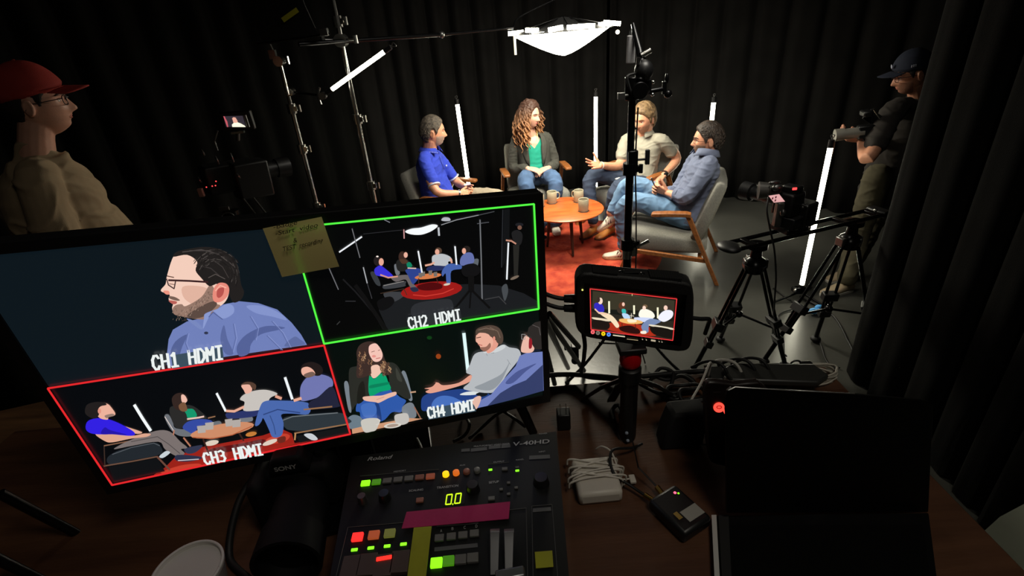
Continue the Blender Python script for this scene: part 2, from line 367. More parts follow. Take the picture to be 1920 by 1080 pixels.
for i in range(8):
    a = 2*math.pi*i/8; u = tilt @ V(math.cos(a), math.sin(a), 0)
    MB().tube(spline([LC+V(0, 0, .10), LC+u*.2+V(0, 0, .055), LC+u*.388+V(0, 0, .004)], 4), .004, 6).build('rib', blackmetal, t)
for x in (-.37, -.26, -.1, .04, .12, .27, .34):
    MB().box(LC+tilt @ V(x, -math.sqrt(.148-x*x)+.0, .018+.012*rnd.random()), (.09+.04*rnd.random(), .006, .03), roty(rnd.uniform(-.15, .15))).build('fabric_flap', lamp_m, t)
MB().tube([LC+V(-.378, 0, .0), LC+V(-.378, 0, -.14)], .009, 8).build('hanging_strap', emit('lit_strap', (255, 244, 205), 1.4), t)  # strap emits to stand for lantern light falling on it
b = at(1158, 60, 4.4); MB().ell(b, .016).build('lamp_stud', emit('lit_stud', (255, 244, 215), 3.), t)  # stud is no lamp; its brightness beside the lantern is painted as emission
# ================================================================== people
def head_pt(az, el, k=1., fem=0):              # az 0 = face forward (+y), el -90..90 ; returns point in the head frame
    ce, se = math.cos(el), math.sin(el); x, y, z = ce*math.sin(az), ce*math.cos(az), se
    px, py, pz = x*.076, y*.096, z*(.118 if z > 0 else .122)
    if y < 0: py *= 1.04; 
    if pz < 0:
        t = -pz/.122
        px *= 1-.34*t**1.6
        if y > 0: py *= 1-.10*t; py += .006*t*t*y
        else: py *= 1-.42*t
        if y > 0:
            u = min(1, t); q_ = (max(0, 1-u**3.0)**.5)/max(.22, math.sqrt(max(0, 1-u*u))); py *= 1+(min(1.55, q_)-1)*(y/max(ce, 1e-6))**2
    if y > 0:
        f = y
        g = lambda cx, cz, sx, sz: math.exp(-((abs(px)-cx)/sx)**2-((pz-cz)/sz)**2)
        nz = max(0, min(1, (.012-pz)/.048))
        nose = math.exp(-(px/(.0090+.008*nz))**2)*(nz**1.15*.030 if pz > -.038 else .030*max(0, 1-((-.038-pz)/.013)**1.5))
        py += f*(nose - .011*g(.031, .0, .017, .012) + .005*g(.028, .020, .022, .009) + .005*g(.042, -.03, .018, .016)
                 + .007*g(0, -.062, .024, .010) - .005*g(0, -.0615, .026, .0022) + .009*g(0, -.093, .020, .014) - .003*g(0, -.077, .02, .006))
        py += f*.004*g(0, .045, .05, .03)
    return V(px, py, pz)*k
def head_grid(f=None, na=96, ne=64, k=1.):
    P = []
    for j in range(ne+1):
        el = -math.pi/2+math.pi*j/ne; P.append([head_pt(2*math.pi*i/na, el, k) if f is None else f(2*math.pi*i/na, el) for i in range(na)])
    return P
def hairline(az):                               # lowest height of hair round the head
    a = abs((az+math.pi) % (2*math.pi)-math.pi); xs = [0, .55, .85, 1.15, 1.35, 1.5, 1.75, 1.95, 2.3, math.pi]; zs = [.068, .062, .045, .02, -.02, .026, .026, -.03, -.062, -.075]
    return float(np.interp(a, xs, zs))
def shell(M, c, k, thick, line, seed=0, bumps=.006, freq=38, na=110, ne=80):
    P = []
    for j in range(ne+1):
        el = -math.pi/2+math.pi*j/ne; row = []
        for i in range(na):
            az = 2*math.pi*i/na; p = head_pt(az, el, 1.); n_ = nrm(p*V(1/.0058, 1/.0092, 1/.0139)); e = p[2]-line(az)
            a = max(0, min(1, e/.014)); h = (thick(az, p[2]) if callable(thick) else thick)*a**.6
            h += a*bumps*(noise.noise(Vector((p[0]*freq+seed, p[1]*freq, p[2]*freq*1.6)))+.5*noise.noise(Vector((p[0]*freq*2.6, p[1]*freq*2.6+seed, p[2]*freq*3))))
            if e <= 0: h = -.006
            row.append(M @ (p*k+n_*h*k)+c)
        P.append(row)
    return P
def hand_caps(mb, wr, d, pn, side, curl=(.5, .5, .5, .5), spread=.12, thumb=.5, k=1., tcurl=.3):
    """wr wrist, d direction of the hand, pn the way the palm faces, side +1/-1 the side of the thumb"""
    wr = V(wr); d = nrm(V(d)); pn = V(pn); pn = nrm(pn-d*(pn @ d)); s = np.cross(d, pn)*-side
    L = ((.043, .026, .020), (.047, .030, .022), (.043, .028, .021), (.034, .021, .018))
    for q in range(4):
        off = (1.5-q)*.0195*k
        base = wr+s*off*.6+d*.012; kn = wr+s*off+d*(.088-.004*abs(q-1)-.004*(q == 3))*k
        mb.tube([base, (base+kn)/2+pn*-.002, kn], [.0135*k, .0125*k, .0105*k], 8, True)
        a = 0; p = kn; dd = nrm(d+s*(1.5-q)*spread)
        for seg in range(3):
            a += curl[q]*(.9, 1.1, .7)[seg]; v = dd*math.cos(a)+pn*math.sin(a); e = p+v*L[q][seg]*k
            mb.tube([p, e], [(.0096, .0088, .0080)[seg]*k, (.0088, .0080, .0070)[seg]*k], 8, True); p = e
    b = wr+s*.022*k+d*.022*k+pn*.006; v = nrm(d*.75+s*thumb*1.2+pn*.25); e = b+v*.045*k
    mb.tube([b, e], [.015*k, .0115*k], 8, True); v = nrm(v+d*tcurl+pn*.15); f = e+v*.033*k; mb.tube([e, f], [.0112*k, .0098*k], 8, True)
    v = nrm(v+d*tcurl); mb.tube([f, f+v*.024*k], [.0098*k, .0078*k], 8, True)
def limb(mb, pts, r, seg=16): mb.tube(spline(pts, 5) if len(pts) > 2 else pts, np.interp(np.linspace(0, 1, 5*(len(pts)-1)+1 if len(pts) > 2 else 2), np.linspace(0, 1, len(r)), r), seg, True)
def torso(mb, J, g=0., sc_=(1, 1), t0=-.16, t1=1.0, belly=0., k=1.):
    hm = (J['hipR']+J['hipL'])/2; nk = J['neck']; sp = nk-hm; up = nrm(sp)
    rs = J['shR']-J['shL']; rs = nrm(rs-up*(rs @ up)); rh = J['hipR']-J['hipL']; rh = nrm(rh-up*(rh @ up))
    prof = [(-.16, .115, .085, -.01), (-.08, .150, .112, -.01), (.03, .158, .120, 0), (.22, .142, .108+belly, .012+belly*.6), (.40, .142, .106+belly*.6, .012+belly*.4), (.60, .158, .112, .006), (.76, .168, .108, 0), (.88, .150, .090, -.008), (.95, .098, .068, -.006), (1.02, .058, .058, 0)]
    P = []
    for t, a, b, o in prof:
        if t < t0-1e-6 or t > t1+.03: continue
        r = nrm(rh*(1-min(1, max(0, t)))+rs*min(1, max(0, t))); r = nrm(r-up*(r @ up)); f = np.cross(up, r)
        bend = -.022*math.sin(math.pi*min(1, max(0, t)))
        c = hm+sp*t+f*(o+bend); A, B = (a*sc_[0]+g)*k, (b*sc_[1]+g)*k
        P.append([c+r*A*math.copysign(abs(math.cos(q))**.85, math.cos(q))+f*B*math.copysign(abs(math.sin(q))**.85, math.sin(q)) for q in [2*math.pi*i/28 for i in range(28)]])
    mb.grid(P, True, True, flip=False)
    return up, rs, np.cross(up, rs)
def shoe(person, an, toe_dir, m_up, m_sole, k=1., stripes=None, roll=0, up=(0, 0, 1), lab=None, lace=None):
    f = nrm(V(toe_dir)); M = basis(f, up); an = V(an); g = lambda x, y, z: an+M @ V(x, y, z)*k      # y toward the toe, ankle at origin, sole at z=-.085
    q = MB(); P = []
    for y, w_, h, z in ((-.065, .024, .05, -.05), (-.055, .033, .075, -.045), (-.03, .036, .09, -.035), (.0, .037, .088, -.036), (.04, .040, .072, -.045), (.09, .045, .050, -.055), (.135, .044, .038, -.060), (.168, .034, .030, -.063), (.182, .018, .02, -.066)):
        P.append([g(w_*math.cos(a), y, z+h/2*math.sin(a)) for a in [2*math.pi*i/20 for i in range(20)]])
    q.grid(P, True, True, flip=True)
    s = q.build('shoe', m_up, person, smooth=180, label=lab)
    q = MB(); o = []
    for y, w_ in ((-.07, .018), (-.05, .034), (0, .036), (.05, .041), (.10, .047), (.15, .042), (.178, .026), (.19, .008)): o.append((w_, y))
    o = o+[(-a, b) for a, b in o[::-1]]
    q.prism([g(a, b, -.088) for a, b in o], M @ V(0, 0, .022)*k); q.build('sole', m_sole, s, bevel=.004)
    if stripes:
        for sd in (-1, 1):
            for i in range(3):
                y = .018+.022*i; MB().tube([g(sd*.0375, y+.012, -.063), g(sd*.034, y-.002, -.035), g(sd*.024, y-.012, -.015)], .0048*k, 6).build('stripe', stripes, s)
    if lace:
        q = MB()
        for i in range(5): y = .03+.017*i; z = -.008-.010*i; q.tube([g(-.017, y, z-.004), g(0, y+.003, z+.003), g(.017, y, z-.004)], .003*k, 6)
        q.build('laces', lace, s)
def collar(person, nk, up, fw, m, r=.062, h=.035, lab=None, open_=.5):
    M = np.array([np.cross(fw, up), fw, up]).T; q = MB(); P = []
    for h_, rr in ((.0, r*1.02), (h*.6, r*.98), (h, r*.95), (h*1.05, r*1.02), (h*.55, r*1.18), (.004, r*1.32)):
        row = []
        for i in range(25):
            a = open_+(2*math.pi-2*open_)*i/24; b = min(1, min(a, 2*math.pi-a)/1.4)
            drop = -.030*(1-b)**1.5*(1.4 if rr > r*1.1 else .8)
            row.append(nk+M @ V(rr*math.sin(a), rr*math.cos(a)*1.02+.006, h_+drop-.012))
        P.append(row)
    return q.grid(P).build('collar', m, person, smooth=180, solid=.004, label=lab)
def locks(mb, base, M, c, n, line, L, r=.006, seed=0, part=None, down=.6):
    R = random.Random(seed)
    while n > 0:
        az = R.uniform(0, 2*math.pi); el = R.uniform(-.5, 1.5); p = head_pt(az, el)
        if p[2] < line(az)+.01 or (1.25 < min(az, 2*math.pi-az) < 2.0 and p[2] < .055): continue
        n -= 1; nn = nrm(p*V(170, 108, 72)); q = p+nn*base; t = nrm(V(p[0]*.6+R.uniform(-.03, .03), (p[1]*.4 if p[1] < .02 else -p[1]*.25)+R.uniform(-.03, .03), -abs(p[2])*down-.03))
        if p[1] > .015 and p[2] > .035: t = nrm(V(p[0]*.7+R.uniform(-.02, .02), -.07, .004+R.uniform(-.01, .02)))
        t = nrm(t-nn*(t @ nn))
        l = L*R.uniform(.7, 1.2); a = [q, q+t*l*.5+nn*R.uniform(.001, .006), q+t*l-nn*R.uniform(.0, .004)]
        mb.tube([M @ x+c for x in spline(a, 2)], [r*.5, r*.9, r, r*.7, r*.15], 5)
def person(label, J, gaze, skinm, hairm, k=1., up_hint=(0, 0, 1), belly=0., wsc=(1, 1), browm=None, eyem=None, group=None):
    """an empty with the body parts; the body mesh is added by body()"""
    hm = (J['hipR']+J['hipL'])/2 if 'hipR' in J else J['neck']
    t = thing('person', label, 'person', (hm[0], hm[1], min(v[2] for v in J.values())), group)
    H = basis(gaze, up_hint); hc = J['head']
    return t, H, hc
def fy(x, z):
    el = math.asin(max(-.98, min(.98, z/(.118 if z > 0 else .122)))); a = 0
    for _ in range(12): a = min(1.4, max(-1.4, a+(x-head_pt(a, el)[0])/.07))
    return head_pt(a, el)[1]
def face_bits(t, H, hc, k, browm, lipm, eyes=True):
    g = lambda x, y, z: hc+H @ V(x, y, z)*k
    for s in (-1, 1):
        ey = fy(.031, 0); e = MB().ell(g(s*.031, ey-.0078, -.0005), .0112*k, nu=14, nv=10).build('eye', mat('eye_white', (225, 220, 212), .2), t, smooth=180)
        MB().ell(g(s*.031, ey+.0008, -.0005), (.0052*k, .0032*k, .0052*k), H, 12, 8).build('iris', mat('dark_iris', (40, 26, 18), .15), e, smooth=180)
        MB().tube([g(s*.044, fy(.044, .005)+.001, .0045), g(s*.031, ey+.0035, .0075), g(s*.019, fy(.019, .004)+.001, .004)], .0022*k, 6).build('eyelid', mat('eyelid', (150, 100, 80), .6), t)
        MB().tube([g(s*.050, fy(.050, .017)+.001, .017), g(s*.036, fy(.036, .0235)+.0015, .0235), g(s*.014, fy(.014, .019)+.001, .019)], [.0018*k, .0036*k, .003*k], 6).build('eyebrow', browm, t)
    L_ = lambda x, z, o: g(x, fy(abs(x), z)+o, z)
    MB().tube([L_(-.021, -.062, -.001), L_(-.010, -.0585, -.0012), L_(0, -.060, -.0012), L_(.010, -.0585, -.0012), L_(.021, -.062, -.001)], [.0012*k, .0028*k, .0026*k, .0028*k, .0012*k], 8).tube([L_(-.019, -.0635, -.001), L_(-.008, -.067, -.0014), L_(.008, -.067, -.0014), L_(.019, -.0635, -.001)], [.0012*k, .0034*k, .0034*k, .0012*k], 8).build('lips', lipm, t, smooth=180)
def put_head(mb, H, hc, k, nk, nr=.054):
    P = np.array(head_grid(k=k)); mb.grid(P @ H.T+hc, True, True, flip=True)
    for s in (-1, 1):
        e = hc+H @ V(s*.0765, -.012, -.012)*k; Me = H @ rotz(-s*.35) @ rotx(-.2)
        mb.ell(e, V(.009, .018, .032)*k, Me, 12, 10)
        mb.tube([e+Me @ V(s*.006, math.cos(a)*.014, math.sin(a)*.026)*k for a in np.linspace(-1.2, 3.6, 9)], .0045*k, 6)
    limb(mb, [nk-(hc-nk)*.25, nk+(hc+H @ V(0, -.03, -.07)*k-nk)*.5, hc+H @ V(0, -.018, -.055)*k], [nr*1.16*k, nr*1.06*k, nr*1.06*k])
def glasses(t, H, hc, k, m, rect=True, lensm=None):
    g = lambda x, y, z: hc+H @ V(x, y, z)*k; q = MB()
    for s in (-1, 1):
        L = [g(s*(.034+.024*math.copysign(abs(math.cos(a))**.55, math.cos(a))), .098-.006*abs(math.cos(a))*(1 if math.cos(a) > 0 else 0), -.002+.0175*math.copysign(abs(math.sin(a))**.6, math.sin(a))) for a in np.linspace(0, 2*math.pi, 25)]
        q.tube(L, .0016*k, 6); q.tube([g(s*.057, .094, .006), g(s*.079, .06, .004), g(s*.083, -.01, .0), g(s*.080, -.025, -.02)], .0016*k, 6)
    q.tube([g(-.012, .0985, .003), g(0, .104, .006), g(.012, .0985, .003)], .0016*k, 6)
    o = q.build('glasses', m, t)
    if lensm:
        for s in (-1, 1): MB().ell(g(s*.034, .0955, -.002), V(.022, .0012, .016)*k, H, 20, 8).build('lens', lensm, o, smooth=180)
def J_(**kw): return {n: (at(*v) if len(v) == 3 else V(v[:3])) for n, v in kw.items()}
lipm = mat('lips', (190, 100, 88), .4); lipf = mat('rosy_lips', (205, 92, 88), .35)
shadow_beard = mat('grey_stubble', (170, 126, 102), .9, 0, 1., 500, 0, 200, dark=(96, 78, 66))
def beardmesh(t, H, hc, k, m, thick=.004):
    P = []
    for el in np.linspace(-1.50, -.10, 26):
        P.append([hc+H @ ((lambda p: p*k+nrm(p)*(thick if (p[2] < -.028-.035*math.exp(-(p[0]/.022)**2) and p[2] > -.112) else -.004)*k*(0.4+.6*min(1, max(0, (-.02-p[2])/.03))))(head_pt(a, el))) for a in np.linspace(-1.35, 1.35, 46)])
    return MB().grid(P, False, False, flip=True).build('beard', m, t, smooth=180)
# ---------------------------------------------------------------- man in the blue polo shirt
J = J_(head=(811, 247, 4.76), neck=(806, 283, 4.80), shR=(796, 302, 4.62), elR=(818, 358, 4.46), wrR=(862, 363, 4.52), haR=(884, 364, 4.58),
       shL=(824, 298, 4.96), elL=(856, 340, 4.96), wrL=(874, 351, 4.76), haL=(888, 362, 4.68),
       hipR=(815, 388, 4.70), knR=(910, 385, 4.45), anR=(965, 455, 4.40), hipL=(822, 380, 4.88), knL=(932, 368, 4.72), anL=(990, 440, 4.7))
J['anR'][2] = .115; J['anL'][2] = .115
t, H, hc = person('man with greying hair in a bright blue polo shirt, seated with hands clasped', J, (1., .22, -.06), skin, None)
k = 1.09; q = MB(); put_head(q, H, hc, k, J['neck'], .056); up, rs, fw = torso(q, J, -.014, belly=.02)
limb(q, [J['shR'], J['elR'], J['wrR']], [.050, .043, .041, .036, .028]); limb(q, [J['shL'], J['elL'], J['wrL']], [.050, .043, .041, .036, .028])
hand_caps(q, J['wrR'], J['haR']-J['wrR']+V(.01, .02, 0), (-.1, .6, -.3), -1, (.7, .75, .8, .85), .04, .4)
hand_caps(q, J['wrL'], J['haL']-J['wrL']+V(.01, -.02, 0), (-.3, -.7, .2), 1, (.8, .8, .8, .8), .04, .4)
for s in 'RL': limb(q, [J['hip'+s], J['kn'+s], J['an'+s]], [.06, .055, .048, .045, .042])
voxel(q, 'body', skin, t, .0042, 2)
blue = mat('bright_blue_pique', (44, 66, 190), .85, 0, .5, 900, .08, 30); white_trim = mat('pale_trim', (200, 205, 222), .8)
q = MB(); torso(q, J, .006, belly=.045, t0=-.16)
for s in 'RL': limb(q, [J['neck']*.55+J['sh'+s]*.45-up*.01, J['sh'+s], J['sh'+s]*.32+J['el'+s]*.68], [.054, .061, .061, .060, .057])
voxel(q, 'polo_shirt', blue, t, .008, 4, wr=(.006, 10, 3))
for s in 'RL':
    d = nrm(J['el'+s]-J['sh'+s]); c = J['sh'+s]*.30+J['el'+s]*.70+d*.036
    MB().tube([c-d*.006, c+d*.006], [.0585, .0575], 24).build('sleeve_trim', white_trim, t)
cl = collar(t, J['neck']+up*.012, up, fw, blue, .083, .04)
Mc = np.array([np.cross(fw, up), fw, up]).T
MB().tube([J['neck']+Mc @ V(.104*math.sin(a), .106*math.cos(a)+.006, .012-.030*(1-min(1, min(a, 2*math.pi-a)/1.4))**1.5*1.4) for a in np.linspace(.55, 2*math.pi-.55, 25)], .0028, 6).build('collar_stripe', white_trim, t)
MB().tube([J['neck']+Mc @ V(0, .085, -.05), J['neck']+Mc @ V(0, .118, -.17)], .0025, 6).build('placket', mat('dark_blue_pique', (28, 38, 120), .8), t)
for i in range(3): MB().ell(J['neck']+Mc @ V(-.075+.006*i, .118, -.15-.006*(i % 2)), .006).build('chest_emblem', white_trim, t)
q = MB(); hm = (J['hipR']+J['hipL'])/2; q.ell(hm+V(-.01, 0, 0), (.13, .17, .10), rotz(-.38))
for s in 'RL': limb(q, [J['hip'+s], J['kn'+s], J['an'+s]+V(0, 0, .04)], [.094, .086, .070, .066, .058, .054])
khaki = mat('stone_chinos', (150, 138, 118), .9, 0, .4, 500, .08, 20); voxel(q, 'trousers', khaki, t, .009, 4, wr=(.006, 9, 8))
navy = mat('navy_canvas', (36, 42, 66), .85)
for s in 'RL': shoe(t, J['an'+s]+V(0, 0, -.005), (1, -.05, 0), navy, mat('white_rubber', (205, 200, 190), .6), lace=white_trim)
greyhair = mat('greying_hair', (98, 88, 76), .75, 0, .6, 300, .3, 60, dark=(44, 38, 34))
q = MB().grid(shell(H, hc, k, lambda az, z: .012+.006*max(0, z/.1), hairline, 3, .003), True, False, flip=True); locks(q, .015, H, hc, 620, hairline, .032, .0052, 4); q.build('hair', greyhair, t, smooth=180)
face_bits(t, H, hc, k, greyhair, lipm); beardmesh(t, H, hc, k, mat('short_grey_beard', (196, 160, 138), .9, 0, .8, 500, 0, 170, dark=(150, 132, 120)), .0016)
d = nrm(J['wrR']-J['elR']); MB().lathe([(.030, -.006), (.034, -.006), (.034, .006), (.030, .006)], J['wrR']-d*.008, basis((0, 0, 1), d) if False else np.array([np.cross(nrm(np.cross(d, (0, 0, 1))), d), nrm(np.cross(d, (0, 0, 1))), d]).T, 24, False).build('bracelet', chrome, t)
d = nrm(J['wrL']-J['elL']); MB().ell(J['wrL']-d*.01+V(0, -.012, .022), (.02, .02, .008)).build('watch', mat('pale_watch', (225, 225, 215), .3), t, smooth=180)
# ---------------------------------------------------------------- woman
J = J_(head=(993, 216, 5.26), neck=(997, 249, 5.31), shR=(968, 262, 5.30), elR=(963, 312, 5.28), wrR=(990, 316, 5.08), haR=(1008, 319, 5.04),
       shL=(1026, 260, 5.32), elL=(1040, 305, 5.30), wrL=(1029, 315, 5.08), haL=(1012, 319, 5.03),
       hipR=(992, 330, 5.26), knR=(985, 340, 4.90), anR=(1010, 425, 4.90), hipL=(1018, 328, 5.26), knL=(1040, 338, 4.9), anL=(1040, 420, 4.92))
J['anR'][2] = .112; J['anL'][2] = .112
t, H, hc = person('woman with long curly hair in a dark blazer and green top seated with folded hands', J, (.80, -.62, -.08), skin2, None)
k = 1.03; q = MB(); put_head(q, H, hc, k, J['neck'], .046); up, rs, fw = torso(q, J, -.020, (.92, .92), t0=.1)
limb(q, [J['shR'], J['elR'], J['wrR']], [.040, .035, .035, .031, .024]); limb(q, [J['shL'], J['elL'], J['wrL']], [.040, .035, .035, .031, .024])
hand_caps(q, J['wrR']+V(-.005, 0, .0), (.9, -.25, -.15), (.0, .3, -.9), -1, (.35, .4, .4, .4), .03, .45, .95)
hand_caps(q, J['wrL']+V(.005, -.01, .008), (-.9, -.2, -.2), (.0, .3, -.9), 1, (.35, .4, .4, .4), .03, .45, .95)
for s in 'RL': limb(q, [J['hip'+s], J['kn'+s], J['an'+s]], [.055, .05, .045, .04, .036])
voxel(q, 'body', skin2, t, .0042, 2)
green = mat('emerald_ribbed_knit', (10, 142, 118), .8, 0, .6, 240, .08, 30); blaz = mat('charcoal_blazer', (62, 62, 56), .9, 0, .5, 500, .12, 40)
# blazer: a jacket volume opened down the front, lapels as a sub-part
Mb = np.array([-rs, fw, up]).T; Mb = np.array([np.cross(fw, up), fw, up]).T
hm = (J['hipR']+J['hipL'])/2; sp = J['neck']-hm
def bl(f_, a, grow=0):
    A = np.interp(f_, [-.25, 0, .3, .6, .8, .92, 1.0], [.205, .185, .160, .168, .172, .130, .075])+grow; B = np.interp(f_, [-.25, 0, .3, .6, .8, .92, 1.0], [.15, .142, .128, .126, .116, .092, .072])+grow
    return hm+sp*f_+Mb @ V(A*math.sin(a), B*math.cos(a), 0)
P = []
for f_ in np.linspace(-.22, .99, 26):
    o = np.interp(f_, [-.22, .1, .35, .7, 1.0], [.95, .52, .40, .40, .70]); P.append([bl(f_, a)+Mb @ V(0, .006*noise.noise(Vector((a*3, f_*6, 2))), 0) for a in np.linspace(o, 2*math.pi-o, 44)])
bj = MB().grid(P).build('blazer', blaz, t, smooth=180, solid=.008)
P = []
for g_ in np.linspace(0, 1, 22):
    row = []
    for a in np.linspace(0, 2*math.pi, 49)[:-1]:
        aa = min(a, 2*math.pi-a); ft = .66+.22*min(1, aa/.62)**.9; f_ = .13+(ft-.13)*g_
        row.append(bl(f_, a, -.024)+Mb @ V(0, .003*math.sin(f_*60+3*noise.noise(Vector((a*2, f_*3, 1)))), 0))
    P.append(row)
MB().grid(P, True).build('green_top', green, t, smooth=180, solid=.004)
q = MB()
for s in 'RL': limb(q, [J['neck']*.5+J['sh'+s]*.5-up*.012, J['sh'+s]-up*.004, J['el'+s], J['wr'+s]*.82+J['el'+s]*.18], [.048, .056, .056, .054, .051, .048, .043])
voxel(q, 'sleeves', blaz, t, .008, 4, wr=(.006, 11, 5))
for s in (-1, 1):
    q = []
    for f_, a0, a1 in ((.28, .42, .50), (.45, .40, .66), (.62, .40, .80), (.76, .42, .84), (.88, .50, .90), (.97, .66, 1.05)): q.append([bl(f_, s*a, .010) for a in np.linspace(a0, a1, 5)])
    MB().grid(q).build('lapel', blaz, bj, smooth=180, solid=.004)
q = MB(); q.ell(hm+V(0, -.02, .01), (.165, .13, .105))
for s in 'RL':
    kk = J['kn'+s]; limb(q, [J['hip'+s], kk, kk*.5+J['an'+s]*.5+V(0, -.01, 0), J['an'+s]+V(0, 0, .03)], [.090, .082, .074, .072, .076, .086, .098])
q.ell(hm+sp*.14+V(0, -.01, 0), (.135, .115, .07)); voxel(q, 'wide_leg_jeans', denim, t, .009, 4, wr=(.007, 8, 6))
wh = mat('white_leather', (222, 216, 204), .5)
for s in 'RL': shoe(t, J['an'+s]+V(0, -.01, -.002), (.05, -1, 0), wh, wh, .92)
MB().tube([J['neck']+Mb @ V(.048*math.sin(a), .055+.035*math.cos(a), -.075+.065*(1-math.cos(a))) for a in np.linspace(-2.6, 2.6, 17)], .0016, 5).build('necklace', mat('gold', (200, 160, 80), .35, 1.), t)
face_bits(t, H, hc, k, mat('brown_brow', (70, 46, 34), .8), lipf)
def hl_f(az): a = abs((az+math.pi) % (2*math.pi)-math.pi); return float(np.interp(a, [0, .4, .75, 1.0, 1.3, 1.7, math.pi], [.078, .070, .045, .0, -.06, -.09, -.10]))
curl_m = bpy.data.materials.get('curly_hair') or mat('curly_hair', (150, 92, 50), .6, 0, .5, 200, 0, 18, dark=(84, 50, 32))
nt = curl_m.node_tree                               # darker roots, golden lengths, as the hair itself is coloured
b = nt.nodes['Principled BSDF']; tc = nt.nodes.new('ShaderNodeTexCoord'); sx = nt.nodes.new('ShaderNodeSeparateXYZ'); nt.links.new(tc.outputs['Generated'], sx.inputs[0])
rp = nt.nodes.new('ShaderNodeValToRGB'); rp.color_ramp.elements[0].position = .25; rp.color_ramp.elements[0].color = (*lin((164, 112, 68)), 1); rp.color_ramp.elements[1].position = .85; rp.color_ramp.elements[1].color = (*lin((66, 42, 32)), 1)
nt.links.new(sx.outputs[2], rp.inputs[0]); nt.links.new(rp.outputs[0], b.inputs['Base Color'])
q = MB().grid(shell(H, hc, k, lambda az, z: .018+.010*max(0, z/.1), hl_f, 9, .012, 55), True, False, flip=True); R = random.Random(12)
for n_ in range(230):
    az = R.uniform(.98, 2*math.pi-.98); el = R.uniform(-.1, 1.35); p = head_pt(az, el)
    if p[2] < hl_f(az)+.02: continue
    fr = math.cos(az) > -.1; L = R.uniform(.24, .33) if fr else R.uniform(.26, .34)
    p0 = hc+H @ (p*k*1.08); out = H @ nrm(V(math.sin(az), math.cos(az)*.55, 0)); out[2] = 0; hw = R.uniform(.035, .062)
    turns = R.uniform(3.0, 4.6); ph = R.uniform(0, 6.28); rr = R.uniform(.007, .013); pts = []; rad = []
    for i in range(34):
        f_ = i/33; drop = L*f_; o = hw*min(1, f_*3.2)+.018*math.sin(f_*4+ph)
        c = p0+out*o-V(0, 0, drop+.0)*1.0; a = ph+2*math.pi*turns*f_
        c = c+fw*(.030*max(0, f_-.45) if fr else -.02*f_)
        w_ = rr*min(1, f_*4); pts.append(c+V(math.cos(a)*w_, math.sin(a)*w_, 0)); rad.append(.0098*(1-.72*f_**2))
    q.tube(pts, rad, 5)
q.build('hair', curl_m, t, smooth=180)
# ---------------------------------------------------------------- man in the cream polo shirt
J = J_(head=(1208, 223, 4.90), neck=(1206, 253, 4.96), shR=(1174, 264, 5.04), elR=(1161, 309, 4.94), wrR=(1126, 310, 4.76), haR=(1104, 309, 4.68),
       shL=(1241, 263, 4.84), elL=(1268, 297, 4.90), wrL=(1245, 328, 4.70), haL=(1232, 335, 4.6),
       hipR=(1188, 345, 4.98), knR=(1110, 331, 4.84), anR=(1112, 414, 4.72), hipL=(1216, 348, 4.84), knL=(1160, 352, 4.53), anL=(1142, 425, 4.66))
J['anR'][2] = .14; J['anL'][2] = .14
t, H, hc = person('man with wavy light brown hair in a cream polo shirt gesturing with an open hand', J, (-.72, -.62, -.16), skin, None)
k = 1.09; q = MB(); put_head(q, H, hc, k, J['neck'], .058); up, rs, fw = torso(q, J, -.012)
limb(q, [J['shR'], J['elR'], J['wrR']], [.054, .048, .046, .039, .029]); limb(q, [J['shL'], J['elL'], J['wrL']], [.054, .050, .048, .041, .030])
hand_caps(q, J['wrR'], J['haR']-J['wrR'], (.1, -.75, .55), -1, (.06, .10, .14, .2), .17, .95, 1.05, .1)
hand_caps(q, J['wrL'], J['haL']-J['wrL']+V(-.02, 0, -.03), (.2, .3, -.8), 1, (.3, .35, .4, .45), .08, .5, 1.05)
for s in 'RL': limb(q, [J['hip'+s], J['kn'+s], J['an'+s]], [.06, .055, .048, .045, .042])
voxel(q, 'body', skin, t, .0042, 2)
cream = mat('cream_pique', (160, 155, 140), .85, 0, .5, 900, .05, 30)
q = MB(); torso(q, J, .008)
for s in 'RL': limb(q, [J['neck']*.55+J['sh'+s]*.45-up*.01, J['sh'+s], J['sh'+s]*.38+J['el'+s]*.62], [.046, .056, .060, .062, .061])
voxel(q, 'polo_shirt', cream, t, .008, 4, wr=(.0065, 9, 13))
collar(t, J['neck']+up*.012, up, fw, cream, .085, .042)
q = MB(); hm = (J['hipR']+J['hipL'])/2; q.ell(hm, (.17, .13, .10), rotz(-.9))
for s in 'RL': limb(q, [J['hip'+s], J['kn'+s], J['an'+s]+V(0, 0, .03)], [.096, .090, .076, .070, .060, .054])
voxel(q, 'jeans', denim_dark, t, .009, 4, wr=(.007, 9, 18))
tan = mat('tan_leather', (176, 110, 50), .35, 0, .1, 60, .15, 20)
for s, d in (('R', (-.75, -.62, 0)), ('L', (-.80, -.58, 0))): shoe(t, J['an'+s]+V(0, 0, -.03), d, tan, mat('brown_sole', (70, 46, 30), .6), lace=mat('brown_lace', (90, 60, 36), .7))
sandy = mat('sandy_brown_hair', (140, 112, 76), .65, 0, .6, 260, .3, 50, dark=(82, 62, 42))
def hl_m(az): return hairline(az)-.012*(math.cos(az) < .2)
q = MB().grid(shell(H, hc, k, lambda az, z: .017+.010*max(0, z/.1)+.006*(math.cos(az) < 0), hl_m, 5, .004, 30), True, False, flip=True); locks(q, .020, H, hc, 560, hl_m, .044, .0066, 9); q.build('hair', sandy, t, smooth=180)
face_bits(t, H, hc, k, sandy, lipm); beardmesh(t, H, hc, k, mat('light_stubble', (190, 136, 106), .9, 0, .6, 500, .2, 150), .0012)
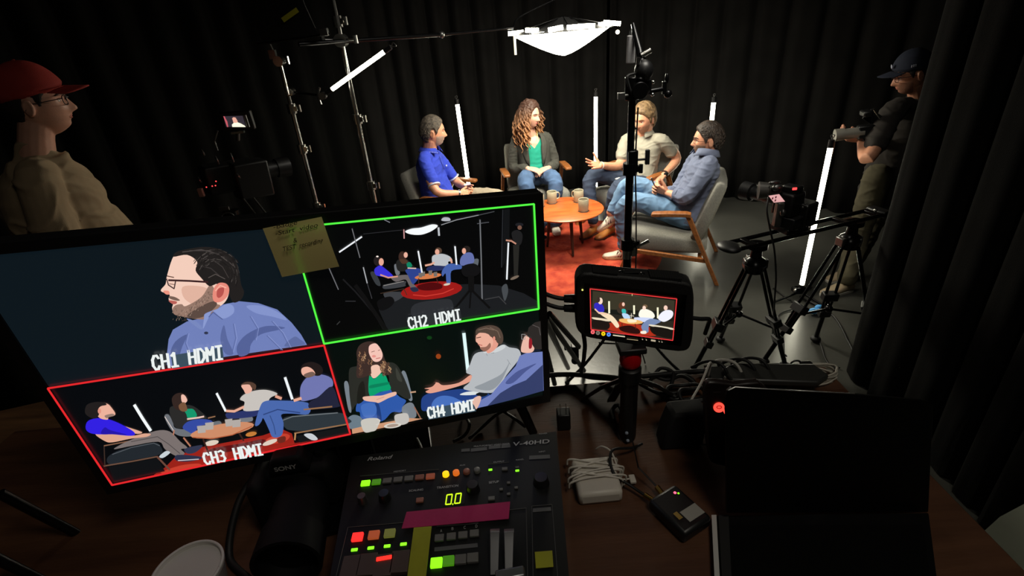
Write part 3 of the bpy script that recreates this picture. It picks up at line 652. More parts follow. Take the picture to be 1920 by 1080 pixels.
d = nrm(J['wrL']-J['elL']); c = J['wrL']-d*.015; Mw = np.array([np.cross(nrm(np.cross(d, (0, 0, 1))), d), nrm(np.cross(d, (0, 0, 1))), d]).T
MB().lathe([(.031, -.010), (.035, -.010), (.035, .010), (.031, .010)], c, Mw, 24, False).build('watch_strap', mat('dark_leather', (52, 34, 26), .5), t); MB().ell(c+V(0, -.034, .008), (.020, .008, .020)).build('watch_face', black, t, smooth=180)
d = nrm(J['wrR']-J['elR']); MB().lathe([(.031, -.004), (.034, -.004), (.034, .004), (.031, .004)], J['wrR']-d*.01, np.array([np.cross(nrm(np.cross(d, (0, 0, 1))), d), nrm(np.cross(d, (0, 0, 1))), d]).T, 24, False).build('watch', mat('pale_watch', (225, 225, 215), .3), t)
# ---------------------------------------------------------------- man in the denim-blue shirt, legs crossed
J = J_(head=(1327, 262, 3.95), neck=(1323, 290, 3.94), shR=(1302, 302, 4.12), elR=(1268, 360, 4.15), wrR=(1245, 362, 4.0), haR=(1230, 355, 4.0),
       shL=(1328, 314, 3.78), elL=(1290, 368, 3.74), wrL=(1252, 362, 3.92), haL=(1235, 354, 3.96),
       hipR=(1285, 400, 3.98), knR=(1188, 345, 4.14), anR=(1146, 398, 4.2), hipL=(1292, 408, 3.84), knL=(1176, 380, 4.02), anL=(1170, 466, 4.10))
J['anL'][2] = .112
t, H, hc = person('bearded man with glasses in a denim-blue shirt, legs crossed, seen from behind', J, (-.93, .22, .02), skin, None, up_hint=(.0, 0, 1))
k = 1.03; q = MB(); put_head(q, H, hc, k, J['neck'], .058); up, rs, fw = torso(q, J, -.014, belly=.02)
limb(q, [J['shR'], J['elR'], J['wrR']], [.050, .043, .041, .036, .028]); limb(q, [J['shL'], J['elL'], J['wrL']], [.050, .043, .041, .036, .028])
hand_caps(q, J['wrR'], J['haR']-J['wrR'], (-.3, -.6, .2), -1, (.8, .8, .85, .9), .03, .5); hand_caps(q, J['wrL'], J['haL']-J['wrL'], (-.2, .5, .3), 1, (.75, .8, .85, .9), .03, .5)
for s in 'RL': limb(q, [J['hip'+s], J['kn'+s], J['an'+s]], [.06, .055, .048, .045, .042])
voxel(q, 'body', skin, t, .0042, 2)
chamb = mat('denim_blue_cotton', (104, 112, 136), .85, 0, .4, 700, .08, 30)
q = MB(); torso(q, J, .010, belly=.03)
for s in 'RL': limb(q, [J['neck']*.55+J['sh'+s]*.45-up*.01, J['sh'+s], J['el'+s], J['el'+s]*.55+J['wr'+s]*.45], [.056, .064, .062, .058, .056, .053])
voxel(q, 'shirt', chamb, t, .008, 4, wr=(.008, 10, 23))
for s in 'RL':
    d = nrm(J['wr'+s]-J['el'+s]); c = J['el'+s]*.52+J['wr'+s]*.48; MB().tube([c-d*.02, c+d*.02], [.055, .053], 20).build('rolled_cuff', chamb, t, bevel=.004)
collar(t, J['neck']+up*.012, up, fw, chamb, .085, .05)
q = MB(); hm = (J['hipR']+J['hipL'])/2; q.ell(hm, (.13, .16, .11), rotz(-.3))
for s in 'RL': limb(q, [J['hip'+s], J['kn'+s], J['an'+s]+(V(0, 0, .03) if s == 'L' else nrm(J['knR']-J['anR'])*.03)], [.098, .090, .076, .068, .060, .054])
voxel(q, 'jeans', denim_light, t, .009, 4, wr=(.008, 9, 28))
maroon = mat('maroon_stripe', (70, 24, 30), .6); creaml = mat('cream_suede', (216, 204, 184), .7)
shoe(t, J['anL']+V(0, 0, -.0), (-.97, .22, 0), creaml, mat('gum_sole', (190, 160, 120), .6), .98, maroon, lab='cream trainer with dark side stripes flat on the rug', lace=creaml)
d = nrm(J['anR']-J['knR']); shoe(t, J['anR']+d*.02, nrm(V(-.75, .25, -.55)), creaml, mat('gum_sole', (190, 160, 120), .6), .98, maroon, up=nrm(V(-.5, .1, .85)), lab='cream striped trainer of the crossed leg, hanging in the air', lace=creaml)
dark_h = mat('dark_brown_hair', (62, 48, 38), .6, 0, .6, 260, .3, 50, dark=(26, 20, 17))
q = MB().grid(shell(H, hc, k, lambda az, z: .014+.008*max(0, z/.1), hairline, 15, .003, 34), True, False, flip=True); locks(q, .017, H, hc, 620, hairline, .032, .0056, 19); q.build('hair', dark_h, t, smooth=180)
face_bits(t, H, hc, k, dark_h, lipm); beardmesh(t, H, hc, k, shadow_beard, .0026)
glasses(t, H, hc, k, mat('thin_dark_frame', (60, 34, 30), .3))
c = J['haL']+V(-.03, .0, .02)
solo(MB().tube([c, c+V(-.05, -.05, .09)], .005, 8), 'pen', black, 'dark pen held in the clasped hands of the denim-shirted man', 'pen')
# notes on the lap
c = at(1180, 337, 4.62); M = basis(nrm(V(-.8, -.5, .05)))
solo(MB().box(c, (.22, .15, .004), M).box(c+V(.004, .002, .005), (.21, .145, .003), M), 'note_papers', mat('white_paper', (228, 226, 214), .8), 'white sheets of notes lying on the lap of the cream-shirted man', 'papers')
# ---------------------------------------------------------------- camera operator at the right
J = J_(head=(1712, 138, 3.45), neck=(1722, 184, 3.48), shL=(1672, 213, 3.30), elL=(1622, 292, 3.18), wrL=(1622, 268, 3.08), haL=(1600, 252, 3.1),
       shR=(1745, 205, 3.75), elR=(1680, 270, 3.6), wrR=(1632, 258, 3.4), haR=(1612, 252, 3.3),
       hipR=(1672, 322, 3.62), hipL=(1645, 330, 3.42), knL=(1610, 440, 3.42), anL=(1583, 540, 3.25), knR=(1630, 430, 3.6), anR=(1592, 515, 3.45))
J['elL'] = at(1628, 296, 3.12); J['wrL'] = at(1616, 262, 3.30); J['haL'] = at(1598, 250, 3.34)
J['anL'][2] = .10; J['anR'][2] = .10
t, H, hc = person('standing camera operator in a navy cap and dark T-shirt holding a small camera rig', J, (-.90, .30, -.25), skin, None)
k = 1.03; q = MB(); put_head(q, H, hc, k, J['neck'], .056); up, rs, fw = torso(q, J, -.014)
for s in 'RL': limb(q, [J['sh'+s], J['el'+s], J['wr'+s]], [.050, .043, .041, .036, .028])
hand_caps(q, J['wrL'], (-.85, .25, .15), (.05, .55, .8), 1, (.55, .65, .75, .85), .06, .6); hand_caps(q, J['wrR'], J['haR']-J['wrR'], (-.1, -.8, .3), -1, (.7, .7, .7, .7), .04, .5)
for s in 'RL': limb(q, [J['hip'+s], J['kn'+s], J['an'+s]], [.06, .055, .048, .045, .042])
voxel(q, 'body', skin, t, .0045, 2)
dk = mat('charcoal_jersey', (52, 47, 43), .9, 0, .4, 600, .1, 20)
q = MB(); torso(q, J, .010, belly=.01)
for s in 'RL': limb(q, [J['neck']*.55+J['sh'+s]*.45-up*.01, J['sh'+s], J['sh'+s]*.3+J['el'+s]*.7], [.060, .070, .070, .068, .066])
hm = (J['hipR']+J['hipL'])/2; limb(q, [hm+(J['neck']-hm)*.3, hm-V(0, 0, .13)], [.13, .140]); voxel(q, 'tee_shirt', dk, t, .009, 4, wr=(.008, 8, 33))
q = MB(); q.ell(hm, (.12, .12, .12))
for s in 'RL': limb(q, [J['hip'+s], J['kn'+s], J['an'+s]+V(0, 0, .02)], [.088, .084, .078, .074, .070, .066])
voxel(q, 'cargo_trousers', mat('olive_cotton', (92, 86, 66), .9, 0, .4, 500, .1, 20), t, .009, 4, wr=(.007, 8, 38))
for s in 'RL': shoe(t, J['an'+s]+V(0, 0, -.01), (-.9, -.2, 0), mat('sand_canvas', (190, 170, 140), .8), mat('white_rubber', (205, 200, 190), .6), 1.05, lace=wh)
def cap(t, H, hc, k, m, bill=True, tilt=0):
    def ln(az): a = abs((az+math.pi) % (2*math.pi)-math.pi); return float(np.interp(a, [0, 1.2, math.pi], [.042, .028, .005]))
    q = MB().grid(shell(H, hc, k, lambda az, z: .014+.016*max(0, z/.11), ln, 1, .001, 10), True, False, flip=True); o = q.build('cap', m, t, smooth=180)
    P = []
    for r_ in np.linspace(0, 1, 7):
        row = []
        for a in np.linspace(-1.05, 1.05, 21):
            b_ = H @ (V(.088*math.sin(a), .096*math.cos(a)+.012+.078*r_*math.cos(a*.95)**.6, .046-.010*r_-.020*math.sin(a)**2*1.0)*k)+hc; row.append(b_)
        P.append(row)
    MB().grid(P).build('brim', m, o, smooth=180, solid=.004)
    MB().ell(hc+H @ V(0, 0, .146)*k, .007).build('cap_button', m, o, smooth=180)
    MB().tube([hc+H @ (V(.091*math.sin(a), .112*math.cos(a), .046-.012*(1-math.cos(a)))*k) for a in np.linspace(-1.2, 1.2, 15)], .0015, 5).build('seam', m, o)
    return o
shortdark = mat('dark_short_hair', (34, 27, 22), .8, 0, .6, 260, .3, 50)
MB().grid(shell(H, hc, k, .006, lambda az: hairline(az), 4, .002, 40), True, False, flip=True).build('hair', shortdark, t, smooth=180)
co = cap(t, H, hc, k, mat('navy_twill', (34, 40, 58), .85, 0, .4, 500, .08, 20))
for dx in (-.010, 0, .010): MB().box(hc+H @ V(-.088, .022+dx, .062)*k, (.004, .005, .014), H @ rotx(.2)).build('embroidery', white_trim, co)
MB().ell(hc+H @ V(-.02, .115, .080)*k, V(.011, .003, .013), H).build('front_emblem', white_trim, co, smooth=180)
face_bits(t, H, hc, k, shortdark, lipm); glasses(t, H, hc, k, mat('thin_dark_frame', (60, 34, 30), .3)); beardmesh(t, H, hc, k, mat('faint_stubble', (176, 122, 96), .9, 0, .8, 500, .15, 150), .0008)
# ---------------------------------------------------------------- man in a red cap at the left
hx = at(66, 193, 2.12); nk = hx+V(-.055, -.04, -.20); ff = nrm(V(.80, .60, 0)); fr = V(.60, -.80, 0)
J = dict(head=hx, neck=nk, shR=nk+fr*.185+V(0, 0, -.065)-ff*.02, shL=nk-fr*.185+V(0, 0, -.065)-ff*.02); J['hipR'] = nk+fr*.13+V(0, 0, -.54); J['hipL'] = nk-fr*.13+V(0, 0, -.54)
J['elR'] = J['shR']+fr*.03-ff*.03+V(0, 0, -.30); J['elL'] = J['shL']-fr*.03-ff*.03+V(0, 0, -.30); J['wrR'] = J['elR']+ff*.20+V(0, 0, -.14); J['wrL'] = J['elL']+ff*.20+V(0, 0, -.14)
for s in 'RL': J['kn'+s] = J['hip'+s]+V(.02, 0, -.50); J['an'+s] = J['kn'+s]+V(-.02, 0, 0); J['an'+s][2] = .09
t, H, hc = person('man in a red cap and tan T-shirt standing in profile at the left edge', J, (.86, .50, .03), skin2, None)
k = 1.0; q = MB(); put_head(q, H, hc, k, J['neck']+V(.01, 0, .03), .052); up, rs, fw = torso(q, J, -.016)
for s in 'RL':
    limb(q, [J['sh'+s], J['el'+s], J['wr'+s]], [.050, .043, .041, .036, .028]); hand_caps(q, J['wr'+s], (.8, 0, -.5), (0, .7 if s == 'R' else -.7, -.2), -1 if s == 'R' else 1, (.5, .5, .5, .5), .05)
    limb(q, [J['hip'+s], J['kn'+s], J['an'+s]], [.06, .055, .048, .045, .042])
voxel(q, 'body', skin2, t, .0042, 2)
tee = mat('tan_jersey', (168, 146, 116), .9, 0, .4, 600, .05, 20)
q = MB(); torso(q, J, .016, (1.12, 1.42), belly=.03); limb(q, [J['neck']+up*.0, J['neck']+up*.038], [.080, .060])
for s in 'RL': limb(q, [J['neck']*.5+J['sh'+s]*.5, J['sh'+s], J['el'+s]+V(.0, 0, .0)], [.060, .066, .070, .074, .080])
voxel(q, 'tee_shirt', tee, t, .007, 4, wr=(.010, 6, 43))
hm = (J['hipR']+J['hipL'])/2; q = MB(); q.ell(hm, (.13, .17, .13))
for s in 'RL': limb(q, [J['hip'+s], J['kn'+s], J['an'+s]], [.100, .094, .080, .074, .066])
voxel(q, 'trousers', mat('charcoal_trousers', (40, 40, 42), .9), t, .01, 4)
for s in 'RL': shoe(t, J['an'+s], (1, 0, 0), black, black, 1.05)
MB().grid(shell(H, hc, k, .005, hairline, 4, .002, 40), True, False, flip=True).build('hair', shortdark, t, smooth=180)
cap(t, H, hc, k, mat('faded_red_twill', (176, 52, 44), .8, 0, .4, 500, .1, 20))
face_bits(t, H, hc, k, shortdark, lipm); glasses(t, H, hc, k, black)
# ================================================================== stands on the set floor
def knob(mb, c, d, r=.012, l=.04): c = V(c); d = nrm(V(d)); mb.rod(c, c+d*l, r*.5); mb.tube([c+d*l-V(0, 0, .022), c+d*l+V(0, 0, .022)], r*.8, 8)
def light_stand(p, h, label, m, r=.016, collars=(.45, .7), legs=(20, 140, 260), cat='stand', leg_z=.35, foot=.45, knobdir=(1, -.3, 0)):
    p = V(p[0], p[1], 0); t = thing('light_stand', label, cat, p); zs = [leg_z*.4]+[h*c for c in collars]+[h]
    for i in range(len(zs)-1):
        rr = r*(1-.12*i); MB().rod(p+V(0, 0, zs[i]-(.0 if i == 0 else .02)), p+V(0, 0, zs[i+1]), rr, seg=16).build('pole_section', m, t)
    for z in zs[1:-1]:
        q = MB(); q.rod(p+V(0, 0, z-.045), p+V(0, 0, z+.015), r*1.55, seg=16); q.box(p+V(0, 0, z-.015)+nrm(V(knobdir))*r*1.3, (.03, .03, .03)); knob(q, p+V(0, 0, z-.015), knobdir, .014, .055); q.build('collar', m if m is chrome else blackmetal, t)
    q = MB().rod(p+V(0, 0, leg_z-.06), p+V(0, 0, leg_z), r*1.7).rod(p+V(0, 0, .12), p+V(0, 0, .16), r*1.6); q.build('leg_bracket', blackmetal, t)
    for a in legs:
        a = math.radians(a); u = V(math.cos(a), math.sin(a), 0)
        q = MB().tube(spline([p+u*r+V(0, 0, leg_z-.03), p+u*foot*.62+V(0, 0, .12), p+u*foot+V(0, 0, .012)], 5), .009, 10); l_ = q.build('leg', m, t)
        MB().rod(p+u*r+V(0, 0, .14), p+u*foot*.45+V(0, 0, leg_z*.55), .005).build('brace', m, l_); MB().ell(p+u*foot+V(0, 0, .011), (.014, .014, .011)).build('rubber_foot', rubber, l_, smooth=180)
    return t, p
# left chrome stand
p = at(525, 118, 3.5); t, _ = light_stand(p, p[2], 'tall chrome stand at the left whose arm holds the slanting tube light', chrome, .018, (.50, .72, .86), (200, 330, 80))
q = MB(); c0 = at(545, 172, 3.5); c1 = a3+nrm(a3-b3)*.03; q.rod(c0, c1, .007); q.build('arm_rod', blackmetal, t); q = MB(); q.rod(c0+V(0, -.03, 0), c0+V(0, .03, 0), .024); knob(q, c0, (0, -1, .2), .014, .06); q.build('clamp', chrome, t)
q = MB(); q.rod(c1+V(0, -.02, 0), c1+V(0, .02, 0), .022).tube(spline([c1+V(-.01, 0, .05), c1+V(-.03, 0, .0), c1+V(-.025, 0, -.05)], 4), .008, 8); q.build('grip_head', steel, t)
q = MB(); q.rod(p+V(0, -.03, .01), p+V(0, .03, .01), .030).box(p+V(-.03, 0, .05), (.04, .03, .05)); knob(q, p, (.9, -.3, .2), .013, .06); q.build('clamp', chrome, t); MB().tube([p+V(-.02, 0, .06), p+V(-.035, 0, .12)], .007).build('spigot', chrome, t)
# centre-left black and chrome stand with the boom
pc = at(640, 76, 3.5); t, _ = light_stand((pc[0], pc[1]), 2.45, 'tall chrome stand reaching out of the top of the photo and carrying the lantern boom', chrome, .019, (.42, .60, .83), (10, 130, 250))
be = at(952, 54, 4.15); be2 = at(380, 96, 2.9)
MB().rod(at(560, 83, 3.3), at(828, 65, 3.9), .013).build('boom_tube', blackmetal, t); MB().rod(at(828, 65, 3.9), at(962, 52, 4.2), .009).build('inner_tube', blackmetal, t)
q = MB(); q.ell(at(828, 65, 3.9), .022); q.build('joint', steel, t, smooth=180)
q = MB(); q.rod(pc+V(0, -.04, 0), pc+V(0, .04, 0), .038); knob(q, pc, (-.8, -.5, .1), .02, .11); knob(q, pc, (.9, -.3, 0), .016, .1); q.build('boom_clamp', steel, t)
q = MB().tube(spline([at(962, 52, 4.2), LC+V(-.33, -.02, .12), LC+V(-.05, 0, .22)], 5), .006, 8); q.build('yoke', blackmetal, t)
# dark flag with a strip of yellow tape, top left
c = at(548, 50, 3.3); t = thing('black_flag', 'black cloth flag at the top left with a strip of yellow tape', 'flag', c)
M = basis((0.1, 1, 0)); MB().prism([c+M @ V(a, 0, b) for a, b in ((-.22, .34), (.06, .36), (.10, .1), (.14, -.05), (-.2, -.07))], (0, .012, 0)).build('cloth', matte, t)
MB().tube([c+V(-.22, 0, -.075), c+V(.2, 0, -.05)], .007).build('flag_frame', blackmetal, t); MB().box(c+V(.17, 0, -.04), (.05, .03, .04)).build('clamp', steel, t, bevel=.004)
a, b = at(530, 38, 3.28), at(558, 18, 3.28); d_ = nrm(b-a); n_ = V(0, 0, 1)-d_*d_[2]; w2 = .014
MB().prism([a-n_*w2, b-n_*w2, b+n_*w2, a+n_*w2], (0, -.002, 0)).build('tape_strip', mat('yellow_tape', (196, 190, 40), .6), t)
# the black pole in the centre, with grip heads
pp = at(1183, 260, 2.62); pz = at(1190, 160, 2.62)[2]
t, pb = light_stand(pp, pz, 'black pole stand in the middle of the photo, in front of the cream-shirted man', blackmetal, .024, (.50, .30 if False else .76), (205, 322, 80), leg_z=.38, foot=.42)
zc = at(1180, 300, 2.62)[2]
q = MB().box(V(pp[0]+.01, pp[1], zc), (.05, .05, .10)); q.build('collar_block', blackmetal, t, bevel=.006); MB().box(V(pp[0]+.085, pp[1]-.01, zc+.01), (.022, .02, .075)).rod(V(pp[0]+.03, pp[1]-.01, zc), V(pp[0]+.08, pp[1]-.01, zc), .006).build('tee_handle', rubber, t, bevel=.004)
zc = at(1175, 465, 2.62)[2]; q = MB().rod(V(pp[0]-.002, pp[1], zc-.06), V(pp[0]-.002, pp[1], zc+.05), .028).box(V(pp[0]+.035, pp[1]-.01, zc), (.03, .025, .09)); q.build('chrome_collar', chrome, t); MB().tube([V(pp[0]+.045, pp[1]-.02, zc+.01), V(pp[0]+.11, pp[1]-.03, zc+.045)], [.008, .011]).build('wing_handle', chrome, t)
g0 = at(1196, 168, 2.62)
q = MB(); q.rod(g0+V(-.03, 0, -.045), g0+V(-.03, 0, .06), .034, seg=16).rod(g0+V(.0, -.05, 0), g0+V(.0, .05, 0), .040, seg=20).box(g0+V(.03, 0, .01), (.06, .05, .07)); q.build('head_body', blackmetal, t, bevel=.004)
q = MB(); q.rod(g0+V(.02, -.01, -.015), g0+V(.12, -.01, -.005), .012).box(g0+V(.125, -.01, .0), (.02, .02, .06)); q.build('side_knob', blackmetal, t, bevel=.003)
q = MB(); q.ell(g0+V(.145, -.01, -.03), .02).ell(g0+V(.135, -.01, .04), (.010, .012, .025)); q.build('knob_end', blackmetal, t, smooth=180)
q = MB(); q.box(g0+V(-.085, -.02, -.02), (.035, .02, .03)).rod(g0+V(-.07, -.02, -.02), g0+V(-.03, -.02, -.02), .007); q.build('left_knob', steel, t, bevel=.003)
MB().ell(g0+V(.055, -.06, .035), .009).ell(g0+V(.055, -.06, -.02), .009).build('bolt', chrome, t, smooth=180)
e0, e1, e2 = at(1206, 132, 2.62), at(1199, 95, 2.66), at(1187, 45, 2.75)
MB().tube([g0+V(.0, -.03, .04), e0, e1, e2], [.022, .026, .018, .010], 14).build('boom_tube', blackmetal, t); q = MB(); q.ell(e0+V(0, -.01, -.0), (.045, .045, .05)); q.build('swivel', black, t, smooth=180)
MB().rod(e1+V(.0, -.03, -.02), e1+V(.045, -.03, .0), .014).rod(e0+V(-.035, -.03, .03), e0+V(-.03, -.03, .06), .01).build('lock_knob', chrome, t)
cable([g0+V(-.035, -.03, -.02), g0+V(-.06, -.03, .06), at(1190, 138, 2.6), e0+V(0, -.05, -.01)], .006, 'cable', rubber, 'black cable looping over the grip head', parent=t)
m0, m1 = at(1184, 66, 2.74), at(1182, 119, 2.74); t = thing('microphone', 'pale grey cylinder microphone hanging beside the boom at the middle pole', 'microphone', m1)
MB().tube([m1, m0], [.0215, .0205], 20).build('windscreen', mat('grey_foam', (160, 158, 160), .95, 0, .8, 500), t, bevel=.004); MB().tube([m0, m0+V(0, 0, .02), e2+V(0, 0, -.02)], [.012, .008, .006]).build('mount', steel, t)
cable([V(pp[0]+.025, pp[1]-.02, pz-.1), V(pp[0]+.022, pp[1]-.02, 1.25), V(pp[0]+.035, pp[1]-.02, 1.0), V(pp[0]+.045, pp[1]-.02, .7), V(pp[0]+.05, pp[1]-.03, .3), V(pp[0]+.12, pp[1]-.05, .01)], .004, 'pole_cable', rubber, 'thin black cable running down beside the middle pole')
# ================================================================== tripods, slider, cameras
def tripod(apex, feet, label, spread_z=.33, head=True, silver=True):
    apex = V(apex); t = thing('tripod', label, 'tripod', (apex[0], apex[1], 0))
    MB().lathe([(.0005, -.05), (.045, -.05), (.055, -.01), (.06, .0), (.052, .02), (.03, .035), (.026, .07), (.05, .085), (.05, .11), (.0005, .11)], apex-V(0, 0, .11), seg=24).build('bowl', blackmetal, t)
    top = apex-V(0, 0, .12)
    for f in feet:
        f = V(f); d = nrm(f-top); s = nrm(np.cross(d, V(0, 0, 1))); a = top+V(d[0], d[1], 0)*.10; k = a+(f-a)*.52
        MB().box(a+V(0, 0, .005), (.055, .045, .05), basis(V(d[0], d[1], 0))).build('shoulder', steel if silver else blackmetal, t, bevel=.005)
        q = MB()
        for e in (-1, 1): q.rod(a+s*.022*e, k+s*.026*e, .0085)
        l_ = q.build('leg', blackmetal, t); MB().box(k, (.085, .05, .05), np.array([s, np.cross(d, s), d]).T).build('leg_lock', black, l_, bevel=.005)
        q = MB(); q.rod(k-s*.0, f+V(0, 0, .03), .013).rod(k+s*.026, k+(f-k)*.35+s*.02, .007).rod(k-s*.026, k+(f-k)*.35-s*.02, .007); q.build('lower_leg', blackmetal, l_)
        MB().box(k+(f-k)*.36, (.065, .04, .04), np.array([s, np.cross(d, s), d]).T).build('lower_lock', black, l_, bevel=.004)
        MB().ell(f+V(0, 0, .02), (.03, .03, .02)).build('rubber_foot', rubber, l_, smooth=180)
    c = sum(V(f) for f in feet)/len(feet); c[2] = spread_z; q = MB()
    for f in feet: k = top+(V(f)-top)*.58; q.rod(c, V(k[0], k[1], k[2]), .007)
    q.ell(c, .022); q.build('spreader', blackmetal, t); return t
sA, sB = at(1372, 462, 2.35), at(1648, 397, 2.6)
sl = nrm(sB-sA); sn = nrm(np.cross(sl, V(0, 0, 1)))
apA = sA+(sB-sA)*.17-V(0, 0, .018); apB = sA+(sB-sA)*.83-V(0, 0, .018)
tripod(apA, [atz(1300, 700, 0), atz(1350, 640, 0), atz(1470, 690, 0)], 'black tripod under the left end of the camera slider')
tripod(apB, [atz(1432, 682, 0), atz(1528, 640, 0), apB*V(1, 1, 0)+V(.22, -.16, 0)], 'black tripod under the right end of the camera slider, beside the curtain')
t = thing('camera_slider', 'long black camera slider lying across the two tripods', 'slider', sA)
q = MB()
for e in (-1, 1): q.rod(sA+sn*.045*e, sB+sn*.045*e, .011)
q.build('rail', blackmetal, t)
L = np.linalg.norm(sB-sA); M = np.array([sl, np.cross(V(0, 0, 1), sl), V(0, 0, 1)]).T
for f_ in (.1, .42, .72, .95):
    MB().box(sA+sl*L*f_, (.03, .10, .02), M).build('cross_plate', blackmetal, t, bevel=.003)
MB().ell(sA-sl*.015, (.055, .07, .022), M).build('left_end_cap', black, t, smooth=180); MB().box(sB, (.06, .12, .035), M).build('right_end_cap', black, t, bevel=.01)
MB().ell(sB+V(.03, -.05, .02), .009).ell(sB+V(-.06, -.05, .03), .009).build('screw', chrome, t, smooth=180)
cc = at(1480, 425, 2.46); MB().box(cc, (.14, .13, .03), M).build('carriage', black, t, bevel=.005); MB().ell(at(1492, 429, 2.40), .010).ell(at(1517, 427, 2.40), .010).build('carriage_knob', chrome, t, smooth=180)
# camera on the slider
t = thing('video_camera', 'black video camera on the slider with a small lit screen and a red light', 'camera', cc+V(0, 0, .02))
fd = nrm(V(-.5, .86, 0)); M = basis(fd); c = at(1478, 380, 2.46); g = lambda x, y, z: c+M @ V(x, y, z)
MB().box(g(0, .0, 0), (.11, .11, .12), M).build('camera_body', black, t, bevel=.012); MB().box(g(0, -.01, .075), (.06, .08, .035), M).build('top_handle', black, t, bevel=.008)
q = MB(); q.grid([[g(r*math.cos(a), y, .01+r*math.sin(a)) for a in np.linspace(0, 2*math.pi, 29)[:-1]] for y, r in ((.05, .03), (.05, .042), (.12, .042), (.13, .036), (.20, .036), (.205, .048), (.26, .05), (.26, .04))], True, True); q.build('lens', black, t, smooth=35)
lc = at(1434, 357, 2.5); q = MB(); Ml = basis(nrm(V(-.95, .3, 0)))
q.grid([[lc+Ml @ V(r*math.cos(a), y, r*math.sin(a)) for a in np.linspace(0, 2*math.pi, 29)[:-1]] for y, r in ((-.075, .02), (-.07, .026), (-.02, .028), (-.015, .040), (.03, .044), (.03, .036))], True, True); q.build('matte_box', mat('grey_anodised', (110, 108, 104), .35, .6), t, smooth=35)
MB().ell(at(1458, 352, 2.45), (.028, .018, .018)).ell(at(1453, 342, 2.46), (.03, .012, .010)).build('focus_knob', steel, t, smooth=180)
def panel(corners, m, parent, name='screen', off=0): return MB().add([V(p) for p in corners], [(0, 1, 2, 3)]).build(name, m, parent, smooth=0)
s4 = [at(1441, 367, 2.36), at(1461, 364, 2.36), at(1472, 378, 2.36), at(1451, 380, 2.36)]; nn = nrm(np.cross(s4[1]-s4[0], s4[3]-s4[0])); nn = nn if nn[1] < 0 else -nn
MB().prism([p-nn*.002 for p in s4], -nn*.012).build('screen_back', black, t)
so = panel(s4, emit('pink_screen', (226, 170, 168), 1.), t)
q = MB()
for a_, b_, c_ in ((.2, .5, .4), (.55, .75, .3), (.3, .45, .7)): q.box(s4[0]*(1-a_)*(1-c_)+s4[1]*a_*(1-c_)+s4[2]*a_*c_+s4[3]*(1-a_)*c_+nn*.001, (.016, .001, .010), M)
q.build('screen_picture', emit('dark_screen_patch', (80, 30, 40), 1.), so)
MB().box(at(1490, 354, 2.36), (.022, .004, .012)).build('tally_light', emit('red_led', (255, 60, 60), 2.5), t, bevel=.002)
MB().box(at(1459, 402, 2.42), (.035, .04, .13)).build('side_grip', mat('grey_anodised', (110, 108, 104), .35, .6), t, bevel=.008); MB().ell(at(1468, 399, 2.38), (.014, .014, .018)).build('grip_button', steel, t, smooth=180)
MB().box(g(.0, -.02, -.09), (.11, .12, .06), M).build('tripod_plate', black, t, bevel=.006); MB().box(at(1505, 400, 2.46), (.10, .10, .13), M).build('battery', black, t, bevel=.01)
for px, py in ((1505, 389), (1510, 382), (1514, 388)): MB().ell(at(px, py, 2.38), .006).build('button', steel, t, smooth=180)
cable([at(1441, 370, 2.37), at(1438, 395, 2.33), at(1444, 430, 2.3), at(1452, 470, 2.28), at(1455, 520, 2.26), at(1452, 570, 2.3), atz(1450, 640, .02), atz(1475, 668, .01)], .0045, 'camera_cable', rubber, 'black cable hanging from the slider camera to the floor')
# operator's camera rig
c = at(1612, 248, 3.26); M = basis(nrm(V(-.9, .25, -.1))); g = lambda x, y, z: c+M @ V(x, y, z)
t = thing('handheld_camera', 'small camera with a pale lens and flip-up screen held by the standing operator', 'camera', c-V(0, 0, .06))
MB().box(g(0, -.03, .0), (.06, .09, .085), M).build('camera_body', black, t, bevel=.01)
q = MB(); q.grid([[g(r*math.cos(a), y, r*math.sin(a)) for a in np.linspace(0, 2*math.pi, 25)[:-1]] for y, r in ((-.02, .033), (.09, .033), (.09, .038), (.14, .038), (.14, .03))], True, True); q.build('lens', mat('pale_lens', (150, 146, 136), .4, .3), t, smooth=35)
MB().box(at(1624, 212, 3.24), (.09, .05, .035), M).build('top_microphone', black, t, bevel=.01)
a, b = at(1637, 204, 3.22), at(1650, 222, 3.22); MB().rod(a, b, .006).build('screen_edge', chrome, t); MB().box(at(1638, 222, 3.26), (.012, .11, .07), M @ rotx(.7)).build('flip_screen', black, t, bevel=.004)
MB().rod(g(0, -.03, -.04), g(0, -.03, -.12), .014).build('grip_handle', black, t)
# left camera on its tripod, in the dark
c = at(432, 330, 3.2); t = thing('studio_camera', 'dark camera rig with a small bright viewing screen before the left curtain', 'camera', at(432, 395, 3.2))
M = basis(nrm(V(.75, .65, -.05))); g = lambda x, y, z: c+M @ V(x, y, z)
MB().box(g(0, 0, 0), (.15, .30, .17), M).build('camera_body', black, t, bevel=.012); MB().box(at(470, 335, 3.2), (.16, .2, .22), M).build('side_box', black, t, bevel=.012)
q = MB(); q.grid([[g(r*math.cos(a), y, r*math.sin(a)) for a in np.linspace(0, 2*math.pi, 25)[:-1]] for y, r in ((.15, .05), (.28, .05), (.28, .06), (.36, .065), (.36, .05))], True, True); q.build('lens', black, t, smooth=35)
MB().rod(at(408, 245, 3.15), at(402, 265, 3.15), .005).rod(at(402, 265, 3.15), at(408, 282, 3.15), .005).build('antenna', steel, t)
s4 = [at(419, 218, 3.1), at(455, 217, 3.1), at(461, 238, 3.1), at(424, 238, 3.1)]
ctr = sum(s4)/4; MB().box(ctr+V(.01, .022, 0), (.175, .03, .105)).build('monitor_body', black, t, bevel=.006)
so = panel(s4, emit('camera_screen_dark', (52, 46, 54), 1.), t)
